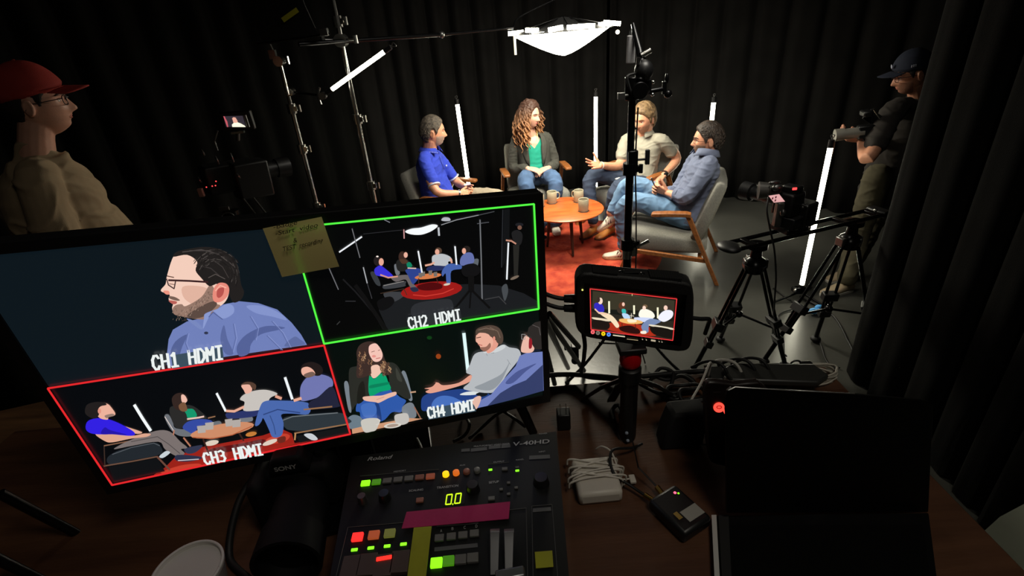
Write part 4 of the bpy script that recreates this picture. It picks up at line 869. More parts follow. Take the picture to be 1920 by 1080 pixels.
bl_ = lambda u, v_: s4[0]*(1-u)*(1-v_)+s4[1]*u*(1-v_)+s4[2]*u*v_+s4[3]*(1-u)*v_+V(0, -.001, 0)
def spoly(name, rgb, uv, par, off=.0, s=1.): return MB().add([bl_(a, b)+V(0, -off, 0) for a, b in uv], [tuple(range(len(uv)))]).build(name, emit(name+'_colour', rgb, s), par, smooth=0)
spoly('screen_shirt', (250, 244, 214), [(.32, 1), (.33, .78), (.45, .62), (.62, .55), (.8, .68), (.98, .9), (1, 1)], so, .001, 1.2); spoly('screen_face', (230, 170, 150), [(.44, .62), (.43, .2), (.52, .1), (.62, .15), (.68, .5), (.6, .62)], so, .002, 1.1); spoly('screen_edge', (200, 90, 100), [(0, 0), (.06, 0), (.14, .5), (.12, 1), (.06, 1)], so, .001)
MB().rod(at(459, 216, 3.08), at(466, 238, 3.08), .008).build('monitor_side', steel, t); MB().box(at(446, 248, 3.12), (.07, .03, .012), rotz(.2)).rod(at(446, 240, 3.12), at(446, 262, 3.15), .012).build('monitor_mount', steel, t)
for px, py, l in ((380, 285, 10), (407, 300, 12), (435, 295, 14), (447, 330, 6), (374, 337, 8)):
    MB().tube(spline([at(px-3, py-l*.5, 3.02), at(px, py, 3.0), at(px+3, py+l*.6, 3.02)], 3), .0055, 6).build('metal_fitting', steel, t)
MB().box(at(377, 361, 3.0), (.03, .02, .05)).build('side_label', mat('pale_label', (170, 120, 110), .6), t, bevel=.004)
for px, py in ((387, 351), (398, 349), (404, 348), (405, 340)): MB().ell(at(px, py, 3.0), .0035).build('red_lamp', emit('red_led', (255, 60, 60), 2.5), t, smooth=180)
MB().tube([at(428, 408, 2.98)+V(.04*math.cos(a), 0, .03*math.sin(a)) for a in np.linspace(0, 2*math.pi, 20)], .004, 6).box(at(420, 391, 2.98), (.06, .01, .02)).build('hand_wheel', steel, t)
ap = at(432, 395, 3.2); lt = tripod(ap, [(ap[0]+.5, ap[1]-.2, 0), (ap[0]-.45, ap[1]-.3, 0), (ap[0]+.0, ap[1]+.5, 0)], 'black tripod under the dark camera rig at the left')
for i, ((x0, y0), (x1, y1)) in enumerate((((457, 374), (486, 411)), ((476, 372), (505, 409)))):
    a, b = at(x0, y0, 2.9), at(x1, y1, 2.75); MB().rod(a, b+(b-a)*1.2, .006).build('pan_handle', steel, lt)
# floor pieces near the far side of the desk
t = thing('folded_stand', 'black folded stand with clamps standing on the floor just right of the monitor', 'stand', atz(1055, 700, 0))
for (x0, y0), (x1, y1), z0, z1 in (((1025, 595), (1095, 695), .75, .02), ((1022, 600), (1065, 690), .8, .02), ((1020, 640), (1040, 720), .5, .02), ((1030, 588), (1085, 650), .72, .35)):
    MB().rod(atz(x0, y0, z0), atz(x1, y1, z1), .014).build('leg', blackmetal, t)
q = MB(); c = atz(1078, 660, .25); q.box(c, (.04, .04, .09)).rod(c+V(-.06, 0, .03), c+V(.03, 0, .03), .012).ell(c+V(.0, 0, -.06), .022); q.build('clamp', black, t, bevel=.004)
solo(MB().ell(atz(1527, 583, .03)+V(0, 0, 0), (.045, .022, .022)).ell(atz(1536, 576, .04), (.03, .02, .018)), 'blue_tape', mat('light_blue_tape', (70, 150, 215), .6), 'crumpled bit of light blue tape on the floor below the tube light', 'tape', smooth=180)
cable([atz(1450, 540, .01), atz(1480, 562, .01), atz(1500, 575, .01), atz(1460, 590, .01), atz(1468, 625, .01), atz(1470, 668, .01)], .005, 'floor_cable', rubber, 'black cable winding on the floor under the slider')
cable([atz(1532, 620, .01), atz(1540, 650, .01), atz(1552, 680, .01), atz(1575, 690, .01)], .005, 'floor_cable', rubber, 'black cable on the floor near the right curtain')
cable([atz(1500, 556, .02), atz(1560, 590, .01), atz(1590, 640, .01), atz(1600, 660, .01)], .006, 'floor_cable', rubber, 'black cable leading from the tube light clamp towards the curtain')
# ================================================================== desk
DZ = 1.17
desk_m = mat('brown_desk_laminate', (92, 60, 40), .45, 0, .08, 30, 0, 3, dark=(66, 40, 26), stretch=(1, 9, 1))
t = thing('desk', 'long brown wood desk in the foreground carrying the monitor and switcher', 'desk', (-.2, .45, 0))
MB().box((-.24, .43, DZ-.0175), (1.90, 1.06, .035)).build('desktop', desk_m, t, bevel=.003)
for x in (-1.1, .62):
    for y in (-.02, .88): MB().box((x, y, (DZ-.035)/2), (.05, .05, DZ-.035)).build('leg', blackmetal, t)
MB().box((-.24, .92, DZ-.09), (1.68, .02, .10)).build('apron', desk_m, t)
# ---- big monitor
MO = V(-.2597, .5609, 1.5825)-V(0, 0, CAM_Z); MO = MO*1.2+V(0, 0, CAM_Z)
mx, md = nrm(V(.9799, .1972, -.0302)), V(-.0457, .0748, -.9961); md = nrm(md-mx*(mx @ md)); mn = np.cross(mx, md)
mn = mn if mn[1] < 0 else -mn
S = lambda px, py, o=0: atp(px, py, MO, mn)+mn*o
CT = [(-69, 482), (1000, 380), (1018, 740), (212, 908)]
t = thing('monitor', 'large black monitor showing a four-way split of the camera pictures', 'monitor', (MO[0], MO[1]+.05, DZ))
q4 = [S(*c) for c in CT]; ctr = sum(q4)/4; u_ = nrm(q4[1]-q4[0]); v_ = nrm(q4[3]-q4[0])
out = [q4[0]-u_*.014-v_*.014, q4[1]+u_*.014-v_*.014, q4[2]+u_*.014+v_*.018, q4[3]-u_*.014+v_*.018]
MB().prism([p-mn*.0015 for p in out], -mn*.022).build('housing', black, t, bevel=.003)
q = MB()                                         # raised bezel: four strips round the picture
for i in range(4):
    a, b, c, d = out[i], out[(i+1) % 4], q4[(i+1) % 4], q4[i]; q.prism([a-mn*.001, b-mn*.001, c-mn*.001, d-mn*.001], mn*.004)
q.build('bezel', black, t)
MB().box(ctr-mn*.04, (.36, .05, .2), np.array([mx, -mn, -md]).T).build('rear_housing', black, t, bevel=.02)
nb = ctr-mn*.085; MB().box(V(nb[0], nb[1], (nb[2]+DZ)/2), (.06, .03, nb[2]-DZ), np.array([mx, -mn, V(0, 0, 1)]).T).build('stand_neck', blackmetal, t, bevel=.004)
MB().box(V(nb[0], nb[1]-.04, DZ+.006), (.30, .22, .012), rotz(math.atan2(mx[1], mx[0]))).build('stand_foot', blackmetal, t, bevel=.004)
# the picture: flat coloured shapes lying in the screen, one mesh per feed
feed_m = bpy.data.materials.new('screen_picture'); feed_m.use_nodes = True; nt = feed_m.node_tree; bs = nt.nodes['Principled BSDF']
vc = nt.nodes.new('ShaderNodeVertexColor'); vc.layer_name = 'picture'; nt.links.new(vc.outputs[0], bs.inputs['Emission Color']); bs.inputs['Emission Strength'].default_value = 1.0
bs.inputs['Base Color'].default_value = (.01, .01, .01, 1); bs.inputs['Roughness'].default_value = .35
class Feed:
    def __init__(s, S, tf, step=.000025): s.S, s.tf, s.v, s.f, s.c, s.k, s.st = S, tf, [], [], [], 6, step
    def raw(s, pts, rgb):
        o = .0004+s.k*s.st; s.k += 1; n = len(s.v); s.v += [s.S(x, y, o) for x, y in pts]; s.f.append(tuple(range(n, n+len(pts)))); s.c.append(rgb)
    def xy(s, pts): ox, oy, k = s.tf; return [(ox+x/k, oy+y/k) for x, y in pts]
    def p(s, rgb, *pts, sm=True):
        q = list(pts)
        if sm and len(q) > 3:
            P = [q[-1]]+q+[q[0], q[1]]; out = []
            for i in range(1, len(P)-2):
                a, b, c, d = [V(*z) for z in P[i-1:i+3]]
                for t_ in (0, .25, .5, .75): out.append(tuple(.5*((2*b)+(c-a)*t_+(2*a-5*b+4*c-d)*t_*t_+(3*b-a-3*c+d)*t_**3)))
            q = out
        s.raw(s.xy(q), rgb)
    def l(s, rgb, w_, *pts):
        P = [V(*z) for z in pts]
        for a, b in zip(P[:-1], P[1:]):
            d = nrm(b-a)*w_/2; n = V(-d[1], d[0]); s.raw(s.xy([tuple(a-n-d*.3), tuple(b-n+d*.3), tuple(b+n+d*.3), tuple(a+n-d*.3)]), rgb)
    def e(s, rgb, cx, cy, rx, ry, rot=0):
        c, n = math.cos(rot), math.sin(rot); s.raw(s.xy([(cx+rx*math.cos(a)*c-ry*math.sin(a)*n, cy+rx*math.cos(a)*n+ry*math.sin(a)*c) for a in np.linspace(0, 2*math.pi, 21)[:-1]]), rgb)
    def build(s, name, parent):
        me = bpy.data.meshes.new(name); me.from_pydata([tuple(v) for v in s.v], [], s.f); at_ = me.color_attributes.new('picture', 'FLOAT_COLOR', 'CORNER'); k = 0
        for p, c in zip(me.polygons, s.c):
            L_ = (*lin(c), 1)
            for li in p.loop_indices: at_.data[li].color = L_
        me.update(); return finish(name, me, feed_m, parent, 0)
scr = panel(q4, emit('screen_glass', (2, 3, 4), 1.), t, 'screen')
T_ = (0, 0, 1)
f = Feed(S, T_); f.k = 0; MX = (608, 643); LT = (92, 725); TC_ = (545, 425); TR = (1000, 380); RM = (1010, 577)
f.raw([(-69, 482), (541, 424), MX, LT], (12, 22, 28)); f.raw([(541, 424), TR, RM, MX], (3, 4, 5)); f.raw([LT, MX, (659, 812), (212, 908)], (5, 8, 12)); f.raw([MX, RM, (1018, 740), (659, 812)], (3, 12, 10))
f.build('split_background', scr)
# CH1
f = Feed(S, (0, 440, 2.25)); H_ = (34, 31, 30)
f.p((112, 128, 186), (705, 500), (712, 440), (730, 400), (790, 365), (850, 352), (930, 296), (1010, 280), (1090, 288), (1170, 315), (1230, 370), (1270, 420), (1295, 464), (1100, 492), (940, 516), (720, 556), (704, 548), sm=False)
f.p((84, 98, 152), (1010, 512), (1000, 470), (1040, 420), (1120, 385), (1200, 390), (1180, 400), (1100, 420), (1060, 460), (1050, 500))
f.p((132, 148, 204), (1040, 300), (1110, 300), (1180, 330), (1210, 360), (1150, 345), (1080, 330)); f.p((90, 104, 158), (950, 500), (930, 440), (945, 380), (960, 440), (985, 500))
f.p((84, 98, 150), (720, 500), (740, 450), (790, 420), (770, 470), (750, 520)); f.p((94, 108, 160), (1200, 470), (1240, 430), (1265, 440), (1285, 462))
f.p((222, 168, 146), (862, 345), (880, 320), (930, 285), (900, 270), (840, 300)); 
f.p((244, 206, 188), (738, 88), (782, 80), (832, 100), (840, 160), (875, 200), (905, 206), (962, 215), (965, 250), (948, 285), (905, 318), (868, 345), (820, 352), (770, 342), (735, 330), (727, 308), (730, 290), (712, 272), (716, 252), (679, 236), (699, 208), (703, 182), (712, 148), (724, 110))
f.p((226, 180, 160), (770, 220), (830, 215), (880, 230), (900, 280), (840, 300), (780, 270)); f.p((236, 150, 130), (690, 236), (712, 236), (716, 250), (700, 250))
f.p((150, 120, 106), (729, 312), (742, 296), (768, 292), (785, 300), (850, 262), (885, 212), (905, 230), (908, 285), (930, 300), (880, 340), (862, 356), (812, 352), (760, 342), (735, 334))
f.p((92, 74, 66), (790, 340), (850, 300), (900, 280), (915, 296), (868, 340), (820, 352)); f.p((186, 96, 88), (712, 276), (745, 280), (744, 290), (728, 291)); f.p((120, 96, 84), (716, 258), (740, 262), (760, 275), (745, 277), (716, 268))
f.p(H_, (733, 92), (745, 72), (790, 60), (870, 50), (940, 66), (990, 105), (1008, 150), (1018, 210), (1030, 240), (1018, 272), (985, 285), (968, 250), (962, 214), (930, 200), (900, 212), (880, 214), (850, 182), (826, 150), (832, 112), (790, 84))
f.l((78, 72, 70), 4, (770, 72), (850, 62), (920, 80), (960, 110)); f.l((70, 64, 62), 4, (800, 66), (880, 66), (940, 90), (985, 130)); f.l((66, 60, 58), 3, (850, 100), (900, 105), (940, 135), (965, 180)); f.l((60, 55, 54), 4, (845, 130), (890, 140), (925, 170)); f.l((90, 82, 78), 3, (880, 180), (910, 165), (950, 185))
f.p((232, 140, 124), (898, 262), (903, 225), (925, 202), (955, 205), (968, 228), (960, 258), (935, 280), (908, 282)); f.p((186, 84, 78), (915, 255), (920, 228), (945, 222), (942, 250), (925, 265)); f.l((250, 180, 160), 5, (910, 235), (930, 212), (955, 222))
f.l((60, 34, 36), 8, (712, 190), (800, 193), (878, 198)); f.l((70, 50, 50), 5, (704, 184), (712, 210), (736, 226), (742, 194)); f.l((120, 80, 70), 3, (716, 205), (736, 208)); f.l((90, 60, 50), 4, (706, 172), (735, 178))
f.p((138, 154, 208), (862, 350), (868, 330), (920, 310), (958, 290), (985, 300), (985, 330), (940, 352), (900, 320), (880, 350), (858, 395)); f.l((84, 98, 150), 4, (940, 355), (900, 325), (882, 345)); f.p((120, 136, 190), (788, 352), (830, 366), (857, 395), (838, 392)); f.e((50, 56, 80), 871, 412, 9, 6)
R4 = random.Random(11)
for i in range(150):
    u = R4.random(); v2 = R4.random(); a_ = -2.6+2.9*u; r_ = 62+62*v2; x = 912+r_*math.cos(a_)*.92; y = 172+r_*math.sin(a_)*.95
    if x < 850 and y > 130: continue
    if y > 262 or x > 1012: continue
    g_ = R4.choice(((24, 21, 21), (56, 52, 50), (84, 78, 74), (40, 36, 35), (30, 27, 26))); t2 = a_+1.57; l_ = R4.uniform(10, 24); f.l(g_, 2.2, (x-l_*math.cos(t2)*.5, y-l_*math.sin(t2)*.5), (x+l_*math.cos(t2)*.5, y+l_*math.sin(t2)*.6))
for i in range(170):
    u = R4.random(); x = 738+165*u; y = (322 if u < .35 else 322-(u-.35)*140)+R4.uniform(-26, 30)*(1-.35*u)
    if y > 350 or (x < 790 and y < 292): continue
    f.l(R4.choice(((86, 70, 62), (120, 98, 86), (176, 150, 132), (104, 84, 74))), 1.6, (x, y), (x-2, y+5))
for a_, b_, c_ in (((1060, 330), (1090, 380), (1080, 430)), ((1150, 350), (1195, 400), (1225, 460)), ((990, 360), (1000, 420), (985, 480)), ((800, 400), (790, 440), (805, 480)), ((1130, 410), (1160, 440), (1190, 470))): f.l((92, 106, 160), 3, a_, b_, c_); f.l((140, 154, 208), 2, (a_[0]+6, a_[1]), (b_[0]+6, b_[1]), (c_[0]+6, c_[1]))
f.build('first_camera_picture', scr)
# CH2
f = Feed(S, (480, 360, 3.4286))
f.p((26, 28, 31), (790, 760), (800, 700), (900, 640), (1150, 600), (1380, 590), (1560, 600), (1720, 650), (1808, 700), (1815, 744), (1300, 815), (850, 892), sm=False); f.p((44, 46, 50), (1000, 790), (1020, 720), (1180, 690), (1260, 700), (1250, 810), (1080, 840)); f.p((60, 62, 66), (820, 650), (900, 640), (960, 655), (900, 700), (850, 700)); f.p((70, 74, 78), (1580, 610), (1610, 590), (1620, 640), (1600, 700), (1585, 660))
f.e((158, 26, 24), 1128, 632, 198, 56, -.1); f.p((80, 8, 12), (1040, 600), (1120, 580), (1190, 590), (1190, 620), (1110, 632), (1050, 625)); f.l((206, 60, 50), 6, (1010, 660), (1090, 668), (1200, 650), (1270, 620))
f.p((14, 14, 16), (780, 700), (860, 670), (890, 700), (860, 740), (800, 760)); f.l((26, 26, 28), 10, (560, 560), (640, 640), (760, 780), (820, 880)); f.l((14, 14, 15), 26, (640, 600), (700, 680), (780, 800), (840, 890)); f.l((50, 50, 54), 5, (575, 700), (640, 700)); f.l((60, 60, 60), 5, (540, 830), (520, 850))
f.p((54, 58, 62), (735, 520), (760, 512), (790, 560), (800, 600), (770, 590)); f.p((60, 62, 66), (815, 600), (840, 590), (955, 570), (960, 590), (950, 606), (830, 622)); f.l((150, 145, 140), 4, (820, 600), (950, 572)); f.l((60, 44, 34), 5, (800, 650), (950, 620), (970, 660))
f.p((105, 98, 98), (870, 545), (960, 530), (1000, 545), (1010, 585), (1042, 625), (1020, 638), (985, 600), (960, 560), (900, 575)); f.p((40, 44, 66), (990, 615), (1030, 610), (1045, 632), (1010, 640))
f.p((58, 50, 214), (760, 500), (775, 480), (800, 470), (830, 490), (880, 535), (862, 548), (800, 540), (770, 530)); f.l((214, 150, 130), 10, (800, 530), (850, 548), (910, 540)); f.e((36, 30, 30), 780, 440, 24, 32); f.e((232, 170, 148), 805, 447, 16, 24); f.e((255, 240, 230), 780, 412, 8, 5)
f.p((112, 116, 122), (888, 470), (905, 465), (925, 520), (900, 530)); f.p((34, 34, 33), (905, 440), (960, 425), (1010, 470), (1035, 492), (1000, 500), (930, 508), (905, 490)); f.p((16, 130, 96), (968, 452), (992, 450), (1003, 475), (975, 482)); f.e((60, 40, 34), 940, 415, 24, 36); f.e((236, 178, 158), 962, 402, 13, 18); f.p((80, 54, 40), (925, 430), (965, 432), (975, 452), (940, 458))
f.p((46, 66, 140), (960, 500), (1000, 488), (1055, 492), (1072, 530), (1040, 560), (1010, 590), (990, 560), (975, 530)); f.l((226, 190, 176), 7, (975, 486), (1028, 488))
f.p((188, 192, 196), (1130, 420), (1150, 400), (1200, 395), (1245, 412), (1262, 440), (1235, 445), (1230, 470), (1145, 468)); f.l((230, 170, 146), 12, (1088, 470), (1125, 462), (1145, 450)); f.l((230, 170, 146), 12, (1250, 425), (1258, 452)); f.p((38, 48, 92), (1098, 485), (1140, 470), (1220, 475), (1230, 495), (1110, 505)); f.e((86, 64, 50), 1172, 374, 22, 20); f.e((232, 170, 148), 1164, 382, 14, 18)
f.p((92, 98, 104), (1400, 432), (1430, 430), (1420, 480), (1395, 478)); f.p((100, 112, 170), (1310, 440), (1325, 405), (1360, 385), (1392, 395), (1402, 440), (1380, 460), (1320, 470)); f.p((70, 98, 168), (1195, 505), (1235, 460), (1310, 465), (1320, 490), (1255, 505), (1250, 580), (1225, 582), (1218, 520), (1198, 540)); f.e((36, 30, 28), 1353, 364, 24, 21); f.e((232, 170, 148), 1336, 376, 13, 19); f.e((220, 205, 185), 1226, 590, 22, 7, -.2)
f.e((214, 124, 74), 1105, 538, 86, 17, -.12); f.l((70, 34, 26), 6, (1045, 552), (1045, 585)); f.l((70, 34, 26), 6, (1160, 552), (1170, 585)); [f.p((120, 112, 104), (x, y), (x+24, y-3), (x+23, y+26), (x+2, y+28), sm=False) for x, y in ((1044, 518), (1062, 510), (1108, 502), (1140, 512))]
f.p((248, 252, 255), (958, 250), (1000, 232), (1060, 225), (1130, 205), (1168, 214), (1130, 246), (1075, 268), (1030, 272), (985, 266)); f.l((206, 150, 150), 7, (950, 238), (952, 295)); f.l((190, 194, 200), 12, (1172, 226), (1176, 276)); f.l((150, 152, 156), 5, (1190, 208), (1290, 175), (1430, 145)); f.l((70, 72, 76), 5, (1430, 145), (1530, 122)); f.p((180, 182, 190), (1190, 178), (1205, 160), (1240, 162), (1248, 180), (1215, 184)); f.l((130, 130, 140), 5, (825, 175), (860, 192)); f.l((50, 50, 54), 3, (690, 266), (940, 240))
f.l((236, 240, 244), 10, (536, 382), (680, 284)); f.l((110, 110, 114), 6, (618, 232), (668, 418)); f.l((110, 110, 114), 6, (468, 480), (530, 622)); f.l((170, 172, 176), 7, (690, 480), (715, 582)); f.l((60, 60, 64), 5, (715, 582), (745, 680)); f.l((240, 244, 248), 10, (1042, 376), (1066, 512)); f.l((240, 244, 248), 10, (1278, 346), (1288, 462))
f.l((110, 112, 116), 8, (1438, 175), (1446, 420), (1452, 690)); f.l((90, 92, 98), 4, (1420, 200), (1495, 190)); f.l((60, 60, 62), 6, (1470, 685), (1560, 668), (1605, 715)); f.p((16, 16, 18), (1330, 470), (1400, 455), (1440, 490), (1420, 530), (1350, 540), (1320, 510)); f.p((14, 14, 15), (1360, 530), (1400, 530), (1400, 640), (1365, 640), sm=False)
f.l((12, 12, 13), 14, (1370, 630), (1270, 752)); f.l((12, 12, 13), 14, (1390, 630), (1500, 740)); f.l((12, 12, 13), 10, (1380, 630), (1372, 740)); f.l((44, 46, 50), 5, (1584, 110), (1576, 480)); f.p((16, 18, 20), (1590, 108), (1628, 104), (1625, 400), (1580, 480), sm=False)
f.l((240, 244, 248), 10, (1620, 322), (1610, 556)); f.p((30, 30, 31), (1640, 260), (1680, 240), (1710, 270), (1700, 330), (1665, 335)); f.p((38, 37, 34), (1650, 335), (1690, 335), (1680, 540), (1655, 540), sm=False); f.l((196, 140, 118), 10, (1605, 305), (1640, 310), (1668, 328)); f.e((30, 30, 34), 1690, 205, 26, 12); f.e((120, 84, 70), 1692, 224, 14, 14); f.e((120, 104, 90), 1660, 545, 30, 9, -.4)
f.build('second_camera_picture', scr)
# CH3
f = Feed(S, (0, 700, 2.8424))
f.p((154, 34, 24), (820, 540), (880, 500), (940, 440), (1060, 395), (1400, 330), (1500, 295), (1556, 320), (1570, 372), (1700, 350), (1000, 510), (850, 545), sm=False); f.p((196, 62, 44), (860, 525), (960, 490), (1060, 480), (1060, 500), (900, 530)); f.p((90, 12, 14), (1090, 440), (1130, 400), (1300, 370), (1400, 350), (1420, 380), (1200, 420)); f.p((196, 62, 44), (1420, 350), (1500, 320), (1545, 330), (1520, 360), (1440, 375))
f.p((34, 40, 46), (572, 450), (620, 415), (700, 390), (820, 368), (855, 385), (855, 430), (700, 462), (590, 484)); f.l((86, 92, 98), 4, (600, 430), (700, 394), (820, 370), (852, 384)); f.p((14, 17, 20), (580, 495), (840, 450), (880, 520), (610, 580), sm=False)
f.l((108, 78, 62), 7, (555, 492), (700, 468), (838, 442)); f.l((108, 70, 58), 10, (838, 442), (905, 512)); f.l((60, 44, 38), 6, (556, 385), (560, 490)); f.l((134, 96, 74), 6, (556, 384), (740, 350))
f.p((122, 112, 110), (700, 352), (830, 305), (905, 308), (960, 360), (1000, 395), (965, 402), (985, 425), (945, 440), (880, 402), (845, 362), (700, 385), (610, 402), (640, 380)); f.l((80, 74, 74), 4, (700, 362), (840, 335), (900, 375), (960, 425)); f.p((50, 54, 78), (985, 400), (1070, 380), (1076, 392), (1040, 420), (1000, 425)); f.p((44, 48, 72), (945, 432), (1062, 440), (1068, 455), (1000, 468), (940, 462)); f.l((200, 196, 200), 5, (950, 462), (1060, 455)); f.p((200, 210, 216), (850, 440), (885, 412), (908, 420), (870, 448))
f.p((222, 166, 140), (510, 322), (560, 318), (700, 330), (770, 318), (805, 322), (780, 336), (700, 345), (600, 365), (560, 358)); f.p((226, 172, 146), (660, 280), (700, 290), (760, 312), (720, 318)); f.p((50, 32, 226), (458, 288), (470, 252), (520, 236), (580, 242), (650, 270), (718, 312), (700, 330), (600, 322), (520, 322), (476, 312)); f.p((36, 22, 170), (540, 320), (560, 285), (590, 300), (680, 325), (600, 322))
f.p((236, 178, 156), (535, 160), (575, 160), (600, 185), (616, 210), (610, 222), (580, 228), (575, 244), (535, 236), (515, 205)); f.p((150, 124, 112), (560, 222), (600, 212), (612, 222), (585, 230), (570, 236)); f.p((34, 30, 30), (455, 205), (465, 165), (510, 150), (555, 152), (570, 165), (540, 172), (525, 190), (530, 215), (510, 238), (475, 228)); f.e((226, 150, 130), 532, 198, 9, 14)
f.l((244, 250, 252), 16, (718, 166), (760, 235), (804, 302)); f.l((244, 250, 252), 12, (1156, 104), (1204, 198)); f.l((240, 246, 250), 14, (1520, 20), (1558, 134))
f.p((108, 112, 118), (878, 228), (900, 216), (922, 255), (940, 290), (1040, 300), (1030, 330), (960, 330), (915, 300)); f.l((220, 206, 200), 4, (880, 228), (925, 300)); f.l((180, 120, 96), 7, (930, 300), (925, 325)); f.l((186, 122, 96), 8, (980, 340), (1016, 385)); f.l((150, 110, 80), 6, (1110, 235), (1148, 226)); f.p((104, 110, 116), (1125, 262), (1170, 250), (1180, 270), (1130, 282))
f.p((42, 42, 41), (905, 190), (925, 170), (1010, 165), (1060, 190), (1105, 235), (1070, 245), (1040, 250), (980, 285), (940, 285), (915, 240)); f.p((20, 150, 108), (985, 192), (1010, 185), (1035, 190), (1050, 225), (1005, 235), (995, 215)); f.p((52, 74, 160), (975, 285), (1000, 255), (1060, 240), (1120, 245), (1130, 262), (1060, 280), (1040, 320), (1000, 305)); f.l((232, 196, 182), 9, (1000, 240), (1060, 232), (1088, 226))
f.p((52, 38, 34), (918, 130), (940, 105), (975, 102), (990, 130), (990, 170), (985, 195), (945, 190), (925, 170)); f.p((240, 190, 172), (968, 112), (985, 112), (1000, 140), (985, 155), (970, 145)); f.p((120, 84, 60), (955, 165), (985, 150), (1000, 190), (980, 200), (960, 190))
f.p((118, 122, 128), (1280, 232), (1340, 226), (1345, 250), (1290, 255)); f.p((42, 52, 104), (1205, 210), (1240, 205), (1340, 190), (1385, 195), (1360, 225), (1240, 238), (1210, 232)); f.p((200, 194, 188), (1280, 135), (1300, 110), (1350, 90), (1420, 84), (1480, 105), (1440, 128), (1420, 175), (1380, 192), (1300, 195), (1305, 150)); f.l((224, 160, 136), 15, (1470, 118), (1500, 130)); f.l((230, 170, 146), 13, (1300, 175), (1250, 198), (1208, 196))
f.p((236, 178, 158), (1288, 60), (1330, 52), (1345, 80), (1335, 98), (1312, 104), (1300, 85)); f.p((86, 62, 50), (1284, 58), (1310, 42), (1345, 44), (1366, 60), (1360, 84), (1342, 72), (1330, 56), (1300, 56))
f.p((46, 54, 60), (1505, 245), (1560, 222), (1800, 205), (1856, 235), (1862, 262), (1700, 300), (1560, 300), (1520, 285)); f.l((110, 116, 120), 5, (1510, 245), (1560, 226), (1800, 206)); f.l((150, 110, 76), 7, (1570, 315), (1860, 265)); f.p((20, 22, 24), (1575, 330), (1850, 278), (1862, 322), (1600, 365), sm=False); f.p((200, 205, 210), (1620, 322), (1660, 316), (1690, 338), (1690, 350), (1660, 350)); f.l((190, 140, 90), 8, (1575, 315), (1572, 350))
f.p((74, 104, 172), (1360, 268), (1385, 180), (1410, 145), (1480, 140), (1640, 152), (1645, 212), (1560, 210), (1500, 215), (1512, 260), (1502, 325), (1455, 335), (1432, 290), (1405, 235), (1395, 250), (1378, 272)); f.l((46, 68, 124), 6, (1405, 215), (1480, 188), (1600, 205)); f.l((52, 76, 132), 5, (1440, 220), (1460, 270), (1470, 320))
f.p((112, 118, 176), (1600, 112), (1605, 60), (1640, 15), (1700, 0), (1762, 18), (1775, 60), (1740, 90), (1700, 120), (1640, 140), (1605, 140)); f.p((34, 36, 58), (1650, 150), (1700, 118), (1770, 65), (1805, 150), (1800, 175), (1660, 185)); f.l((230, 170, 146), 15, (1568, 140), (1606, 128)); f.l((150, 110, 76), 8, (1620, 188), (1770, 172)); f.p((34, 26, 26), (1603, -12), (1612, -50), (1660, -66), (1705, -50), (1722, -20), (1706, 6), (1672, 4), (1650, -30), (1620, -36)); f.p((236, 178, 158), (1610, -32), (1640, -40), (1668, -25), (1680, 0), (1650, 14), (1625, 12), (1608, -6)); f.p((120, 94, 84), (1622, 0), (1665, -14), (1680, 4), (1645, 18), (1626, 14))
f.e((222, 206, 190), 1440, 362, 42, 12, -.35); f.p((110, 40, 30), (1480, 340), (1520, 330), (1520, 358), (1485, 365)); f.e((222, 206, 190), 1130, 365, 38, 14, -.2); f.e((196, 124, 56), 1340, 318, 30, 12, -.2); f.l((60, 34, 28), 9, (1085, 345), (1108, 405)); f.l((60, 34, 28), 9, (1268, 300), (1300, 352))
f.e((206, 140, 104), 1186, 297, 172, 34, -.17); f.l((176, 90, 56), 5, (1030, 335), (1130, 342), (1240, 322), (1345, 275)); [f.p((178, 170, 164), (x, y), (x+w_, y-5), (x+w_-2, y+34), (x+6, y+38), sm=False) for x, y, w_ in ((1052, 275, 48), (1095, 258, 46), (1200, 240, 40), (1235, 244, 50))]
f.build('third_camera_picture', scr)
# CH4
f = Feed(S, (600, 580, 4.1545)); 
f.p((118, 128, 136), (188, 575), (215, 562), (232, 640), (245, 790), (225, 790), (205, 700)); f.p((118, 128, 136), (635, 490), (665, 486), (700, 600), (720, 700), (690, 700), (660, 580)); f.p((106, 122, 134), (215, 850), (260, 820), (320, 840), (340, 910), (240, 930), (222, 890)); f.p((118, 126, 134), (640, 760), (690, 725), (730, 740), (750, 830), (690, 850), (640, 800)); f.l((190, 150, 120), 12, (705, 645), (745, 640)); f.l((150, 100, 80), 9, (735, 760), (785, 850))
f.p((204, 150, 116), (248, 930), (330, 910), (440, 890), (600, 862), (700, 845), (800, 850), (520, 915), (252, 968), sm=False)
f.p((46, 88, 168), (280, 790), (290, 730), (340, 700), (390, 670), (480, 640), (550, 622), (620, 680), (670, 710), (640, 760), (630, 800), (560, 800), (480, 870), (330, 850), (310, 800)); f.p((28, 58, 122), (430, 730), (460, 740), (480, 860), (450, 862), (440, 790)); f.p((66, 108, 186), (320, 750), (380, 725), (430, 740), (440, 800), (400, 840), (340, 830))
f.p((40, 42, 38), (228, 470), (260, 445), (380, 430), (520, 410), (590, 425), (640, 500), (690, 620), (705, 690), (660, 690), (600, 650), (560, 640), (540, 570), (520, 500), (385, 510), (385, 670), (350, 700), (280, 740), (250, 780), (232, 680), (225, 560)); f.p((26, 28, 25), (300, 600), (340, 560), (350, 690), (290, 730)); f.p((58, 60, 54), (590, 450), (620, 500), (640, 560), (600, 540))
